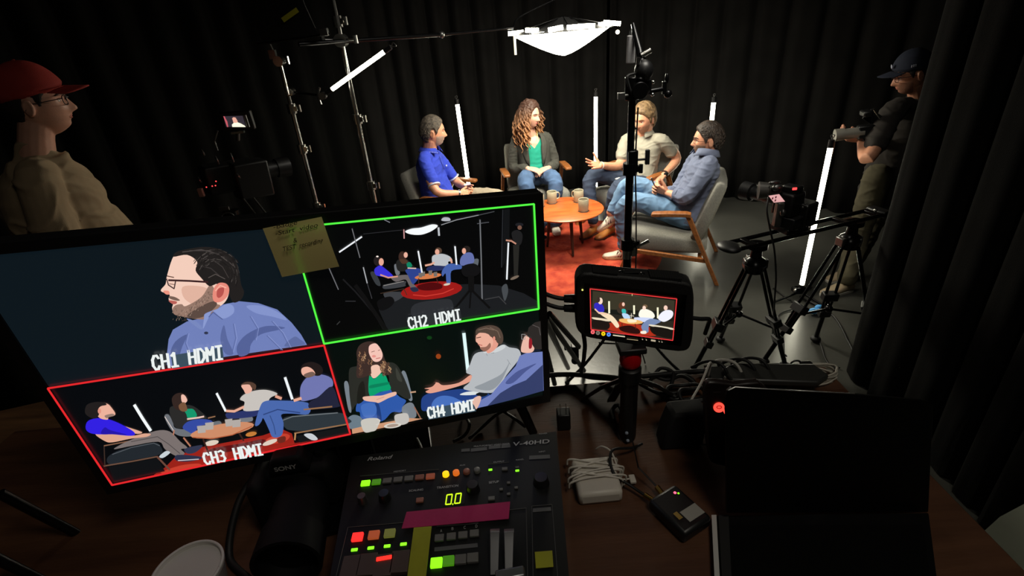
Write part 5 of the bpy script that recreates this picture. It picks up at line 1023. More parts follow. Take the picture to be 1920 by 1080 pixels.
f.p((6, 158, 108), (384, 512), (420, 540), (460, 500), (505, 505), (530, 560), (550, 620), (470, 640), (385, 668)); f.p((4, 128, 90), (390, 590), (460, 575), (530, 565), (535, 580), (460, 600), (390, 612)); f.p((240, 196, 176), (395, 440), (450, 430), (480, 470), (462, 505), (420, 535), (395, 505))
f.p((232, 184, 164), (335, 680), (400, 672), (480, 668), (540, 650), (590, 640), (590, 665), (530, 690), (460, 725), (430, 720), (350, 708)); f.l((200, 140, 124), 4, (440, 700), (500, 680))
f.p((60, 44, 40), (285, 520), (290, 400), (285, 330), (310, 275), (370, 248), (430, 256), (470, 295), (490, 340), (510, 400), (560, 480), (555, 500), (500, 510), (470, 470), (460, 430), (400, 440), (395, 500), (330, 528))
f.p((244, 196, 182), (385, 280), (430, 262), (462, 290), (486, 340), (482, 380), (455, 404), (420, 402), (395, 370), (380, 330)); f.l((110, 60, 50), 4, (400, 330), (425, 322)); f.l((110, 60, 50), 4, (452, 318), (468, 312)); f.l((190, 80, 80), 5, (436, 380), (470, 374)); f.e((232, 150, 140), 420, 362, 16, 10)
R2 = random.Random(4)
for i in range(34):
    x = R2.uniform(295, 400) if i % 2 else R2.uniform(470, 545); y = R2.uniform(330, 500) if i % 2 else R2.uniform(410, 500); f.l(R2.choice(((120, 86, 64), (150, 112, 84), (84, 60, 48), (176, 140, 104))), 7, (x, y-18), (x+9, y-6), (x-4, y+8), (x+6, y+20))
f.l((226, 250, 250), 26, (1118, 178), (1150, 470))
f.p((34, 64, 132), (786, 720), (800, 670), (860, 640), (1000, 620), (1130, 610), (1300, 640), (1320, 700), (1100, 720), (900, 760), (800, 780)); f.p((70, 112, 190), (870, 750), (890, 690), (950, 662), (1030, 670), (1110, 705), (1180, 700), (1190, 760), (960, 790)); f.p((220, 226, 226), (1088, 655), (1140, 632), (1250, 628), (1300, 632), (1200, 655)); f.p((20, 24, 30), (1210, 650), (1270, 628), (1305, 650), (1260, 670))
f.p((228, 160, 138), (812, 605), (870, 592), (900, 560), (885, 556), (920, 560), (960, 580), (1080, 560), (1170, 500), (1172, 545), (1100, 580), (960, 620), (860, 642), (820, 630), (850, 612))
f.p((182, 186, 190), (1135, 480), (1165, 420), (1200, 340), (1270, 318), (1350, 330), (1420, 265), (1470, 285), (1540, 300), (1560, 350), (1530, 400), (1450, 500), (1400, 580), (1330, 640), (1120, 612), (1160, 560), (1180, 505)); f.p((146, 152, 158), (1200, 600), (1280, 560), (1400, 500), (1450, 440), (1470, 400), (1460, 440), (1400, 560), (1320, 620)); f.l((150, 154, 160), 5, (1455, 380), (1480, 420)); f.l((140, 144, 150), 4, (1290, 330), (1300, 350)); f.p((206, 210, 212), (1270, 322), (1350, 300), (1415, 266), (1440, 285), (1380, 320), (1300, 332))
f.p((228, 158, 138), (1300, 330), (1290, 270), (1350, 225), (1385, 260), (1350, 310)); f.p((236, 176, 154), (1215, 185), (1240, 165), (1300, 180), (1335, 205), (1345, 245), (1330, 285), (1290, 312), (1255, 302), (1240, 275), (1222, 250), (1210, 235)); f.p((150, 104, 88), (1245, 285), (1290, 280), (1320, 250), (1325, 285), (1285, 316), (1255, 305)); f.l((80, 50, 40), 6, (1215, 212), (1250, 205)); f.l((180, 90, 80), 6, (1228, 262), (1260, 270)); f.e((226, 150, 130), 1352, 216, 10, 18)
f.p((84, 68, 58), (1210, 155), (1240, 130), (1320, 112), (1385, 130), (1418, 180), (1422, 235), (1400, 262), (1370, 240), (1362, 200), (1330, 205), (1300, 178), (1240, 172), (1215, 190)); f.l((122, 102, 88), 6, (1230, 150), (1290, 135), (1350, 150)); f.l((120, 100, 86), 6, (1320, 130), (1380, 160), (1400, 210))
f.p((112, 126, 186), (1215, 758), (1240, 700), (1330, 650), (1430, 530), (1520, 430), (1552, 350), (1600, 330), (1728, 318), (1738, 620), (1500, 690), (1320, 735), sm=False); f.p((52, 62, 104), (1300, 740), (1400, 640), (1500, 580), (1600, 540), (1730, 420), (1736, 622), (1500, 690), sm=False); f.p((76, 88, 144), (1440, 560), (1520, 480), (1600, 440), (1680, 410), (1600, 470), (1500, 560)); f.p((230, 186, 168), (1178, 700), (1220, 665), (1252, 670), (1240, 720), (1215, 765), (1200, 740))
f.p((236, 186, 168), (1560, 300), (1575, 230), (1600, 190), (1650, 210), (1665, 290), (1640, 325), (1575, 325)); f.p((44, 40, 38), (1605, 190), (1620, 130), (1670, 90), (1712, 80), (1722, 300), (1670, 300), (1640, 250), (1625, 210), sm=False); f.p((150, 30, 40), (1625, 215), (1645, 225), (1645, 285), (1622, 290)); f.l((96, 90, 88), 4, (1650, 110), (1700, 130), (1712, 190)); f.l((150, 150, 150), 4, (1566, 182), (1566, 220), (1590, 222), (1594, 184), (1566, 182)); f.l((60, 60, 60), 4, (1594, 192), (1640, 206))
f.p((200, 196, 188), (318, 865), (350, 838), (430, 832), (462, 850), (440, 920), (400, 938), (345, 940)); f.l((210, 206, 198), 9, (440, 838), (466, 850), (455, 880), (438, 885)); f.p((196, 192, 186), (580, 815), (620, 798), (680, 798), (690, 860), (640, 885), (590, 868)); f.e((216, 210, 200), 565, 890, 68, 20, -.12); f.e((170, 150, 136), 565, 890, 46, 12, -.12)
f.e((12, 60, 20), 850, 208, 20, 14); f.e((150, 64, 22), 920, 353, 20, 20)
f.build('fourth_camera_picture', scr)
for i, pts in enumerate((((968, 762, 0), (935, 775, 0), (905, 800, 0), (880, 822, 0)), ((780, 790, 0), (790, 812, 0), (786, 830, 0)), ((868, 775, 0), (880, 795, 0), (872, 815, 0), (850, 828, 0)), ((935, 765, 0), (965, 785, 0), (985, 800, 0)))):
    cable([atz(x, y+(30 if i == 1 else 0), DZ+.006+.02*(k == 1)) for k, (x, y, _) in enumerate(pts)], .0035, 'desk_cable', mat('grey_cable_sheath', (70, 68, 64), .4), ['grey cable curving out from under the right end of the big monitor', 'short grey cable under the big monitor above the switcher logo', 'looped grey cable under the middle of the big monitor', 'grey cable beside the foot of the big monitor'][i])
MB().tube([S(968, 750, -.03), atz(1000, 812, DZ+.01)], [.011, .009], 8).build('stand_strut', blackmetal, t)
# frame lines and captions
f = Feed(S, T_, .00002); G_, R_ = (86, 255, 70), (232, 40, 44); f.k = 160
f.l(G_, 3.4, (545, 425), (1000, 381)); f.l(G_, 3.6, (1000, 381), (1009, 577)); f.l(G_, 3.6, (1009, 577), (608, 642)); f.l(G_, 3.6, (608, 642), (545, 425)); f.l(R_, 3.6, (92, 725), (608, 645)); f.l(R_, 3.6, (608, 645), (657, 811)); f.l(R_, 3.4, (657, 811), (212, 906)); f.l(R_, 4, (212, 906), (92, 725))
f.build('frame_lines', scr)
GL = {'C': [[(.9, .8), (.7, 1), (.35, 1), (.08, .72), (.08, .28), (.35, 0), (.7, 0), (.9, .2)]], 'H': [[(.08, 0), (.08, 1)], [(.92, 0), (.92, 1)], [(.08, .5), (.92, .5)]], '1': [[(.2, .82), (.55, 1), (.55, 0)], [(.15, 0), (.9, 0)]],
      '2': [[(.1, .85), (.4, 1), (.75, .95), (.88, .72), (.7, .45), (.1, 0), (.92, 0)]], '3': [[(.1, .93), (.5, 1), (.85, .82), (.75, .58), (.4, .53)], [(.75, .5), (.9, .25), (.6, 0), (.1, .05)]], '4': [[(.7, 0), (.7, 1), (.08, .3), (.95, .3)]],
      'D': [[(.1, 0), (.1, 1), (.5, 1), (.9, .7), (.9, .3), (.5, 0), (.1, 0)]], 'M': [[(.05, 0), (.05, 1), (.5, .45), (.95, 1), (.95, 0)]], 'I': [[(.5, 0), (.5, 1)], [(.15, 1), (.85, 1)], [(.15, 0), (.85, 0)]]}
def stroke_text(s_, o, xv, yv, name, m, par, wt=.15):
    n = len(s_); mb = MB(); cell = xv/n; k = 0
    for i, ch in enumerate(s_):
        for pl_ in GL.get(ch, []):
            P = [o+cell*(i+.10+.80*x)+yv*y for x, y in pl_]; hw = np.linalg.norm(yv)*wt/2
            for a, b in zip(P[:-1], P[1:]):
                d = nrm(b-a); n_ = np.cross(d, mn)*hw; k += 1; off = mn*.000004*(k % 9)
                mb.add([a-n_-d*hw*.8+off, b-n_+d*hw*.8+off, b+n_+d*hw*.8+off, a+n_-d*hw*.8+off], [(0, 1, 2, 3)])
    return mb.build(name, m, par, smooth=0)
for nm, a, b, h, box in (('CH1 HDMI', (288, 690), (421, 669), (284, 665), ((322, 663), (418, 648), (421, 671), (326, 688))), ('CH2 HDMI', (766, 613), (865, 596), (762, 594), ((762, 593), (862, 577), (865, 598), (765, 614))),
                         ('CH3 HDMI', (385, 867), (496, 848), (379, 847), None), ('CH4 HDMI', (802, 781), (890, 765), (799, 762), ((799, 764), (888, 748), (892, 768), (803, 784)))):
    if box: MB().add([S(x, y, .0042) for x, y in box], [(0, 1, 2, 3)]).build('caption_box', emit('caption_box_%s' % nm[:3].lower(), (58, 78, 92) if '1' in nm or '4' in nm else (44, 48, 50)), scr, smooth=0)
    o_, e_, h_ = S(*a, .0046), S(*b, .0046), S(*h, .0046); stroke_text(nm, o_, e_-o_, h_-o_, 'caption', emit('caption_white', (236, 242, 240)), scr)
# sticky note over the corner of the green frame
nz = .006; t = thing('sticky_note', 'yellow paper note with handwriting stuck on the top edge of the monitor', 'note', S(565, 450, nz))
n4 = [S(494, 425, nz), S(604, 401, nz+.004), S(637, 491, nz+.006), S(530, 515, nz+.001)]
P = [[(n4[0]*(1-u)+n4[1]*u)*(1-v)+(n4[3]*(1-u)+n4[2]*u)*v+mn*.004*math.sin(v*2.6)*u for u in np.linspace(0, 1, 9)] for v in np.linspace(0, 1, 9)]
note_m = bpy.data.materials.new('yellow_note_paper'); note_m.use_nodes = True; nb_ = note_m.node_tree.nodes['Principled BSDF']; nb_.inputs['Base Color'].default_value = (*lin((246, 226, 150)), 1); nb_.inputs['Roughness'].default_value = .8
nzt = note_m.node_tree.nodes.new('ShaderNodeTexNoise'); nzt.inputs['Scale'].default_value = 40; bp = note_m.node_tree.nodes.new('ShaderNodeBump'); bp.inputs['Strength'].default_value = .1; note_m.node_tree.links.new(nzt.outputs[0], bp.inputs['Height']); note_m.node_tree.links.new(bp.outputs[0], nb_.inputs['Normal'])
tr = note_m.node_tree.nodes.new('ShaderNodeBsdfTranslucent'); tr.inputs[0].default_value = (*lin((190, 200, 90)), 1); ms = note_m.node_tree.nodes.new('ShaderNodeMixShader'); ms.inputs[0].default_value = .2
note_m.node_tree.links.new(nb_.outputs[0], ms.inputs[1]); note_m.node_tree.links.new(tr.outputs[0], ms.inputs[2]); note_m.node_tree.links.new(ms.outputs[0], note_m.node_tree.nodes['Material Output'].inputs[0])
MB().grid(P).build('paper', note_m, t, smooth=180)
ink = mat('dark_ink', (40, 36, 22), .7)
for s_, a, b, h in (('-Badge', (516, 422), (560, 413), 8), ('-Start  video', (520, 434), (598, 418), 8), ('&', (553, 447), (560, 446), 8), ('TEST  recording', (534, 463), (608, 446), 8)):
    o_, e_, h_ = S(*a, nz+.0075), S(*b, nz+.0075), S(a[0]-2, a[1]-h, nz+.0075); text_mesh(s_, o_, e_-o_, h_-o_, np.linalg.norm(e_-o_), np.linalg.norm(h_-o_), 'handwriting', ink, t, shear=.2)
# ================================================================== video switcher
PZ = 1.255
t = thing('video_switcher', 'black video switcher full of lit buttons on the desk below the monitor', 'switcher', (-.12, .55, DZ))
Wp = lambda px, py, o=0: atz(px, py, PZ+o)
X0, Y0, KH = 600, 790, 3.725
h = lambda x, y, o=0: Wp(X0+x/KH, Y0+y/KH, o)
c4 = [Wp(660, 856), Wp(1043, 809), Wp(1072, 1140), Wp(604, 1160)]
sink = V(0, 0, -(PZ-DZ-.006))
MB().prism([p-V(0, 0, .002) for p in c4], sink).build('body', black, t, bevel=.004)
panel_m = mat('black_painted_panel', (9, 9, 10), .5, spec=.3)
MB().prism([p*1 for p in c4], V(0, 0, -.0015)).build('top_panel', panel_m, t)
grey_t = emit('grey_print', (74, 74, 74), .9) if False else mat('grey_print', (170, 170, 170), .6)
def txt(s_, a, b, hgt, name='lettering', m=grey_t, **k):
    o_, e_ = h(*a, .0006), h(*b, .0006); xd = nrm(e_-o_); yd = np.cross(V(0, 0, 1), xd); text_mesh(s_, o_, xd, yd, np.linalg.norm(e_-o_), hgt, name, m, t, **k)
txt('Roland', (330, 275), (505, 258), .0085, shear=.25, bold=.01); txt('V-40HD', (1350, 172), (1605, 150), .0095, bold=.01, shear=.1)
txt('MULTI-FORMAT VIDEO MIXER', (1075, 180), (1325, 160), .0035)
txt('MEMORY', (515, 357), (600, 347), .0032); txt('SCALING', (620, 492), (720, 482), .0040, bold=.01); txt('TRANSITION', (815, 472), (965, 455), .0045, bold=.01); txt('SETUP', (1180, 435), (1250, 427), .0045, bold=.01); txt('AUX', (975, 312), (1015, 308), .003); txt('OUTPUT', (1212, 290), (1288, 283), .003); txt('PANEL', (1370, 275), (1425, 268), .003); txt('INPUT', (1530, 218), (1575, 212), .0028); txt('POWER', (1530, 92), (1588, 86), .0028)
strip_m = mat('grey_printed_strip', (86, 86, 86), .6)
def strip(x0, y0, x1, y1, hh=14): MB().prism([h(x0, y0, .0005), h(x1, y1, .0005), h(x1+2, y1+hh, .0005), h(x0-2, y0+hh, .0005)], V(0, 0, -.0004)).build('printed_strip', strip_m, t)
for a in ((988, 193, 1045, 188, 20), (1055, 190, 1165, 178, 22), (1180, 172, 1260, 164, 22), (1268, 163, 1328, 157, 24), (1462, 240, 1605, 232, 26), (800, 880, 1100, 850, 28), (815, 728, 1105, 705, 8), (1488, 608, 1612, 598, 26)): strip(*a)
def button(x, y, w_, d_, m, hgt=.004, name='button', lab=None, glow=None):
    c = h(x, y, hgt/2); e = nrm(h(x+10, y-1)-h(x, y)); M = np.array([e, np.cross(V(0, 0, 1), e), V(0, 0, 1)]).T
    return MB().box(c, (w_, d_, hgt), M).build(name, m, t, bevel=.0009, label=lab)
bm_ = mat('grey_button', (104, 102, 98), .5); G1 = emit('bright_green_button', (130, 255, 20), 1.6); G2 = emit('dim_green_button', (60, 120, 12), 1.); pk = mat('brown_button', (150, 92, 74), .5)
led_g = emit('green_led', (130, 250, 30), 1.6); led_r = emit('red_bar_led', (255, 40, 30), 1.8)
for i, m in enumerate((G1, G2, bm_, bm_, bm_, pk, emit('dim_orange_button', (110, 50, 30), 1.))):
    x = 318+75.5*i; y = 432-8*i; button(x, y, .0150, .0105, m); 
for x, y, m in ((880, 376, emit('amber_button', (255, 176, 10), 1.7)), (952, 366, emit('orange_button', (214, 100, 24), 1.)), (1025, 358, pk), (1098, 350, bm_)):
    MB().lathe([(.0005, .006), (.0045, .006), (.0056, .005), (.0058, 0)], h(x, y), seg=20).build('round_button', m, t, smooth=60)
for x, y, m in ((1190, 338, led_g), (1378, 344, led_g), (1377, 320, strip_m)): button(x, y, .0065, .004, m, .0015, 'indicator')
button(1290, 334, .010, .006, bm_); button(697, 552, .012, .009, pk); button(1198, 540, .011, .007, bm_)
for x, y in ((1317, 430), (1265, 476), (1370, 464), (1317, 508)): button(x, y, .006, .0045, bm_, .003)
kn = mat('black_knob', (24, 24, 25), .3)
for x, y, r in ((300, 560, .008), (455, 540, .010), (1070, 480, .011), (1545, 430, .013)):
    MB().lathe([(.0005, .014), (r*.8, .014), (r*.86, .013), (r, .002), (r*1.05, 0)], h(x, y), seg=28).build('knob', kn if x > 310 else steel, t, smooth=40)
# digits 0.0
dg_m = emit('yellow_green_digits', (190, 250, 20), 1.7)
MB().prism([h(860, 590, .0005), h(1010, 575, .0005), h(1015, 490, .0005), h(868, 502, .0005)], V(0, 0, -.0004)).build('display_window', matte, t)
q = MB()
for X in (902, 965):
    P = [(X-25, 580-(X-905)*.12), (X+12, 576-(X-905)*.12), (X+22, 508-(X-905)*.12), (X-15, 513-(X-905)*.12)]
    for i in range(4):
        a, b = V(P[i]), V(P[(i+1) % 4]); d_ = nrm(b-a); n_ = V(-d_[1], d_[0])*3.4
        q.prism([h(*(a-n_), .0012), h(*(b-n_), .0012), h(*(b+n_), .0012), h(*(a+n_), .0012)], V(0, 0, -.0005))
q.prism([h(924, 582, .0012), h(931, 581, .0012), h(931, 573, .0012), h(924, 574, .0012)], V(0, 0, -.0005)); q.build('digits', dg_m, t)
pink = mat('magenta_tape', (168, 16, 84), .6, 0, .1, 60, .08, 30); ylw = mat('yellow_green_tape', (150, 150, 14), .6, 0, .1, 60, .08, 30)
MB().prism([h(605, 632, .006), h(1328, 560, .006), h(1318, 680, .006), h(570, 748, .006)], V(0, 0, -.0008)).build('pink_tape', pink, t)
MB().prism([h(655, 742, .0075), h(780, 732, .0075), h(738, 1100, .0075), h(606, 1110, .0075)], V(0, 0, -.0008)).build('yellow_tape', ylw, t)
MB().prism([h(1500, 912, .003), h(1622, 902, .003), h(1630, 1015, .003), h(1508, 1026, .003)], V(0, 0, -.001)).build('yellow_label', ylw, t)
txt('PGM', (1515, 942), (1570, 936), .005, m=ink); txt('OUT', (1515, 1005), (1555, 1000), .005, m=ink)
for x, y, m in ((262, 808, emit('red_button', (255, 40, 36), 1.5)), (376, 794, emit('dull_orange_button', (150, 66, 34), 1.)), (487, 782, emit('dull_olive_button', (84, 84, 34), 1.))): button(x, y, .0165, .0135, m, .005)
for x, y in ((240, 897), (355, 884), (469, 871), (583, 857), (693, 838)): button(x, y, .0098, .0048, led_g if x < 690 else G2, .002, 'indicator')
MB().box(h(447, 955, .009), (.022, .006, .002), rotz(.1)).build('red_indicator', led_r, t, bevel=.0008)
for x, y in ((215, 1010), (330, 995), (445, 1000), (560, 975)): button(x, y+12, .026, .034, mat('brownish_pad', (78, 62, 56), .5), .008, 'pad')
for i, (x, y) in enumerate(((833, 815), (917, 805), (998, 795), (1078, 783))): button(x, y, .014, .0115, bm_, .004)
for x, y, s_ in ((845, 775, 'A'), (925, 760, 'B'), (1010, 752, 'C'), (1092, 742, 'D')): txt(s_, (x-6, y), (x+8, y-2), .005)
for x, y, m in ((813, 988, G1), (897, 975, G2), (982, 966, bm_), (1067, 955, bm_)): button(x, y, .0165, .0145, m, .005)
for pts in (((195, 740), (600, 705)), ((195, 740), (110, 1090)), ((1440, 605), (1450, 1090)), ((1480, 592), (1620, 580)), ((1620, 580), (1660, 1090)), ((1480, 592), (1488, 1090)), ((280, 382), (830, 335)), ((1175, 300), (1320, 285)), ((1120, 640), (1440, 605))):
    a, b = h(*pts[0], .0006), h(*pts[1], .0006); MB().tube([a, b], .0005, 4).build('printed_line', strip_m, t)
fd_ = mat('satin_fader', (120, 120, 122), .35, .8)
for x0, x1 in ((1188, 1255), (1285, 1355)):
    P = []
    for y, z in ((752, .020), (775, .027), (850, .022), (950, .012), (1075, .004)): w_ = 1-(y-752)/1500; s2 = (1 if x0 < 1200 else -1); P.append([h(x0+(0 if s2 > 0 else (y-752)*.02)+s2*0, y, z), h(x1-(y-752)*.03, y-4, z), h(x1-(y-752)*.03, y-4, z-.004), h(x0, y, z-.004)])
    MB().grid(P, True, True).build('fader_arm', fd_, t, bevel=.0006)
MB().box(h(1330, 1075, .022), (.040, .016, .012), rotz(.1)).build('lever_handle', fd_, t, bevel=.003)
# ================================================================== stills camera in the dark
c = atz(560, 905, DZ+.07); t = thing('stills_camera', 'black stills camera with a big lens lying on the desk left of the switcher', 'camera', (c[0], c[1], DZ))
M = rotz(.12); g = lambda x, y, z: V(c[0], c[1], DZ+.062)+M @ V(x, y, z)
dsl = mat('camera_black', (7, 7, 8), .7, spec=.2)
MB().box(g(0, .02, .0), (.13, .07, .10), M).build('camera_body', dsl, t, bevel=.014); MB().prism([g(x, -.02, z) for x, z in ((-.035, .05), (-.024, .085), (.024, .085), (.035, .05))], M @ V(0, .07, 0)).build('viewfinder_hump', dsl, t, bevel=.006)
MB().box(g(-.055, .0, -.0), (.03, .09, .11), M).build('hand_grip', dsl, t, bevel=.012)
q = MB(); q.grid([[g(.012+r*math.cos(a), y, r*math.sin(a)) for a in np.linspace(0, 2*math.pi, 37)[:-1]] for y, r in ((-.01, .036), (-.04, .038), (-.042, .044), (-.10, .046), (-.104, .050), (-.155, .052), (-.155, .046), (-.13, .042))], True, True); q.build('lens', dsl, t, smooth=35)
MB().lathe([(.0005, .012), (.011, .012), (.012, 0)], g(.045, .02, .05), seg=20).build('mode_dial', dsl, t); o_ = g(-.02, -.0215, .062); text_mesh('SONY', o_, M @ V(1, 0, 0), V(0, 0, 1), .036, .009, 'lettering', grey_t, t, bold=.02)
cable([g(-.07, .02, .03), g(-.10, -.02, .0), g(-.11, -.08, -.05), g(-.06, -.14, -.055), g(-.10, -.2, -.055)], .006, 'strap', rubber, '', parent=t)
# ================================================================== small field monitor on a mini tripod
fm = [(1105, 539), (1270, 560), (1259, 637), (1107, 616)]
FO, fn = at(1185, 588, .76), None
from_y = lambda px, py: at(px, py, 1.0)
mxx = nrm(V(1, -.10, -.0)); mdd = nrm(V(.0, .12, -1.0)); mdd = nrm(mdd-mxx*(mxx @ mdd)); fn = np.cross(mxx, mdd); fn = fn if fn[1] < 0 else -fn
FS = lambda px, py, o=0: atp(px, py, FO, fn)+fn*o
t = thing('field_monitor', 'small rugged monitor with a red-framed picture on a mini tripod, mid desk', 'monitor', FO-V(0, 0, .07))
ol = [(1078, 530), (1084, 518), (1098, 513), (1180, 521), (1290, 532), (1300, 540), (1303, 556), (1298, 640), (1290, 655), (1270, 660), (1180, 646), (1100, 632), (1085, 625), (1078, 610)]
body_m = mat('rugged_black_rubber', (24, 24, 24), .6, 0, .2, 300)
def rounded(pts, n=3): return spline([V(*p) for p in pts]+[V(*pts[0])], n)[:-1]
out_ = [FS(p[0], p[1]) for p in rounded([(1079, 560), (1080, 528), (1096, 513), (1140, 517), (1200, 522), (1285, 531), (1300, 545), (1301, 590), (1298, 640), (1284, 659), (1240, 656), (1180, 646), (1120, 637), (1090, 628), (1079, 606)])]
MB().prism(out_, -fn*.034).build('housing', body_m, t, bevel=.006)
q = MB()
for i in range(20): x = 1112+9.4*i+(26 if i > 8 else 0)*0; 
for x in list(np.linspace(1114, 1156, 11))+list(np.linspace(1222, 1276, 13)):
    y = 513+(x-1100)*.082; a = FS(x, y+1, -.010); q = MB(); q.box(a-fn*.004+V(0, 0, .001), (.0035, .024, .006), np.array([mxx, -fn, -mdd]).T); q.build('vent_rib', matte, t)
MB().box(FS(1187, 519, -.016)+V(0, 0, .001), (.026, .012, .002), np.array([mxx, -fn, -mdd]).T).build('top_socket', matte, t, bevel=.001)
for x in (1166, 1207): MB().ell(FS(x, 515+(x-1100)*.09, -.016)+V(0, 0, .002), (.004, .004, .0015)).build('screw', blackmetal, t, smooth=180)
MB().prism([FS(*p, .0006) for p in ((1096, 531), (1288, 553), (1277, 648), (1097, 623))], -fn*.001).build('glass', mat('black_glass', (4, 4, 4), .12), t)
scr2 = panel([FS(*p, .0009) for p in fm], emit('field_screen', (24, 26, 20), 1.), t, 'screen')
f = Feed(FS, (1000, 480, 3.856), .00004); f.k = 14
f.p((92, 88, 66), (480, 290), (600, 270), (780, 290), (920, 320), (940, 360), (800, 345), (600, 320), (500, 340)); f.p((58, 54, 40), (430, 250), (1020, 320), (1015, 400), (425, 380), sm=False)
f.p((44, 40, 32), (420, 400), (1010, 470), (1005, 600), (420, 520), sm=False); f.p((176, 48, 26), (530, 490), (620, 470), (700, 480), (860, 520), (880, 575), (700, 560), (540, 530)); f.p((44, 14, 12), (625, 510), (700, 500), (765, 530), (760, 560), (680, 552), (630, 535))
f.p((236, 220, 190), (430, 440), (540, 455), (546, 470), (440, 455)); f.p((30, 22, 18), (432, 460), (540, 475), (540, 525), (430, 515)); f.p((250, 226, 190), (470, 400), (545, 415), (590, 450), (620, 500), (600, 515), (560, 470), (500, 430)); f.p((52, 44, 190), (440, 345), (462, 335), (500, 350), (512, 395), (480, 402), (445, 385)); f.e((252, 220, 200), 484, 322, 17, 24); f.e((60, 46, 40), 470, 312, 12, 20); f.l((244, 200, 170), 10, (445, 380), (475, 410), (530, 415))
for x, y, hh in ((547, 325, 85), (727, 355, 60), (898, 370, 75)): f.l((255, 250, 216), 13, (x, y), (x+1, y+hh))
f.p((60, 50, 40), (608, 400), (612, 360), (650, 350), (676, 380), (680, 410), (650, 420)); f.e((96, 54, 36), 640, 355, 24, 26); f.e((252, 200, 180), 650, 345, 10, 14); f.p((60, 190, 180), (640, 380), (665, 382), (668, 408), (642, 406)); f.p((190, 220, 250), (640, 412), (680, 415), (700, 445), (660, 450))
f.p((255, 252, 236), (760, 420), (775, 385), (810, 378), (860, 400), (876, 435), (840, 450), (775, 440)); f.e((120, 96, 70), 806, 360, 18, 14); f.e((255, 220, 200), 800, 370, 12, 14); f.p((210, 220, 250), (730, 440), (860, 445), (850, 470), (760, 470))
f.p((244, 244, 255), (900, 440), (930, 400), (975, 385), (1008, 400), (1000, 440), (950, 470), (915, 462)); f.p((120, 140, 180), (780, 500), (840, 450), (920, 465), (880, 490), (835, 500), (830, 545), (800, 545)); f.e((60, 48, 40), 975, 365, 24, 18); f.e((250, 210, 190), 955, 370, 14, 18); f.p((236, 226, 200), (850, 490), (1000, 515), (1002, 528), (850, 502)); f.p((24, 20, 16), (850, 505), (1002, 530), (1000, 590), (870, 560)); f.p((250, 240, 220), (775, 540), (810, 535), (815, 555), (780, 556))
f.p((246, 190, 110), (625, 450), (700, 448), (780, 465), (780, 482), (700, 486), (630, 470)); f.p((255, 240, 200), (680, 452), (740, 455), (740, 472), (690, 475)); f.l((90, 40, 20), 6, (640, 480), (640, 500)); f.l((90, 40, 20), 6, (735, 485), (740, 520))
RD = (255, 60, 62); f.l(RD, 6, (410, 232), (1035, 305)); f.l(RD, 6, (1035, 305), (1006, 604)); f.l(RD, 6, (1006, 604), (416, 524)); f.l(RD, 6, (416, 524), (410, 232)); f.l((230, 220, 150), 4, (713, 268), (713, 282)); f.l((230, 220, 200), 4, (690, 424), (726, 428)); f.l((230, 220, 200), 4, (708, 408), (706, 444))
for x, y, c_ in ((429, 543, (255, 110, 116)), (466, 549, (120, 116, 104)), (505, 555, (250, 216, 20)), (544, 560, (90, 150, 250))): f.e(c_, x, y, 15, 15); f.e(tuple(int(v*.35) for v in c_), x, y, 5, 4)
f.l((240, 230, 200), 7, (575, 565), (660, 576)); f.l((190, 170, 130), 4, (675, 592), (755, 602)); 
for x in (785, 812, 850, 905, 925): f.l((190, 176, 150), 12 if x == 850 else 6, (x, 592+(x-780)*.13), (x+(30 if x == 850 else 5), 597+(x-780)*.13))
f.build('field_picture', scr2)
MB().ell(FS(1092, 543, .001), .0016).build('status_light', emit('status_yellow', (230, 230, 120), 1.2), t, smooth=180)
# mini tripod
cpx = atz(1178, 835, DZ); hub = V(cpx[0], FO[1]+.012, 0)
hub[0] = FS(1183, 660)[0]
t = thing('mini_tripod', 'small black table tripod with a red ball head under the small monitor', 'tripod', (hub[0], hub[1], DZ))
red = mat('red_anodised', (220, 16, 30), .3, .3)
zt = FS(1183, 652)[2]; zr = FS(1184, 684)[2]
MB().box(V(hub[0], hub[1], zt), (.05, .04, .012)).build('top_plate', black, t, bevel=.003)
MB().lathe([(.0005, zr), (.015, zr), (.0190, zr+.005), (.0200, zr+.012), (.0190, zt-.010), (.014, zt-.004), (.0005, zt-.004)], (hub[0], hub[1], 0), seg=28).build('ball_head', red, t, smooth=60)
zl = zr-.035; MB().lathe([(.0005, DZ+.004), (.015, DZ+.004), (.0165, DZ+.012), (.0165, zl), (.021, zl+.004), (.021, zr-.004), (.015, zr), (.0005, zr)], (hub[0], hub[1], 0), seg=28).build('column', black, t, smooth=35)
for px, py in ((1094, 748), (1262, 742)):
    e = atz(px, py, DZ+.008); a = V(hub[0], hub[1], zl-.002); d = nrm(V(e[0], e[1], 0)-V(a[0], a[1], 0)); k1 = a+(e-a)*.55+V(0, 0, .012); sd = V(-d[1], d[0], 0)
    P = [[p+sd*w_+V(0, 0, z) for w_, z in ((-.010, -.005), (.010, -.005), (.008, .006), (-.008, .006))] for p in (a+d*.012, k1, e)]
    MB().grid(P, True, True).build('leg', black, t, bevel=.002)
e = V(hub[0]-.01, hub[1]+.11, DZ+.008); a = V(hub[0], hub[1]+.01, zl-.004); MB().grid([[p+V(w_, 0, z) for w_, z in ((-.010, -.005), (.010, -.005), (.008, .006), (-.008, .006))] for p in (a, (a+e)/2+V(0, 0, .012), e)], True, True).build('leg', black, t, bevel=.002)
for px, py in ((1175, 812), (1177, 826)): MB().ell(atp(px, py, V(hub[0], hub[1]-.0165, 0), V(0, 1, 0)), .0035).build('white_dot', mat('pale_blue_dot', (150, 160, 175), .4), t, smooth=180)
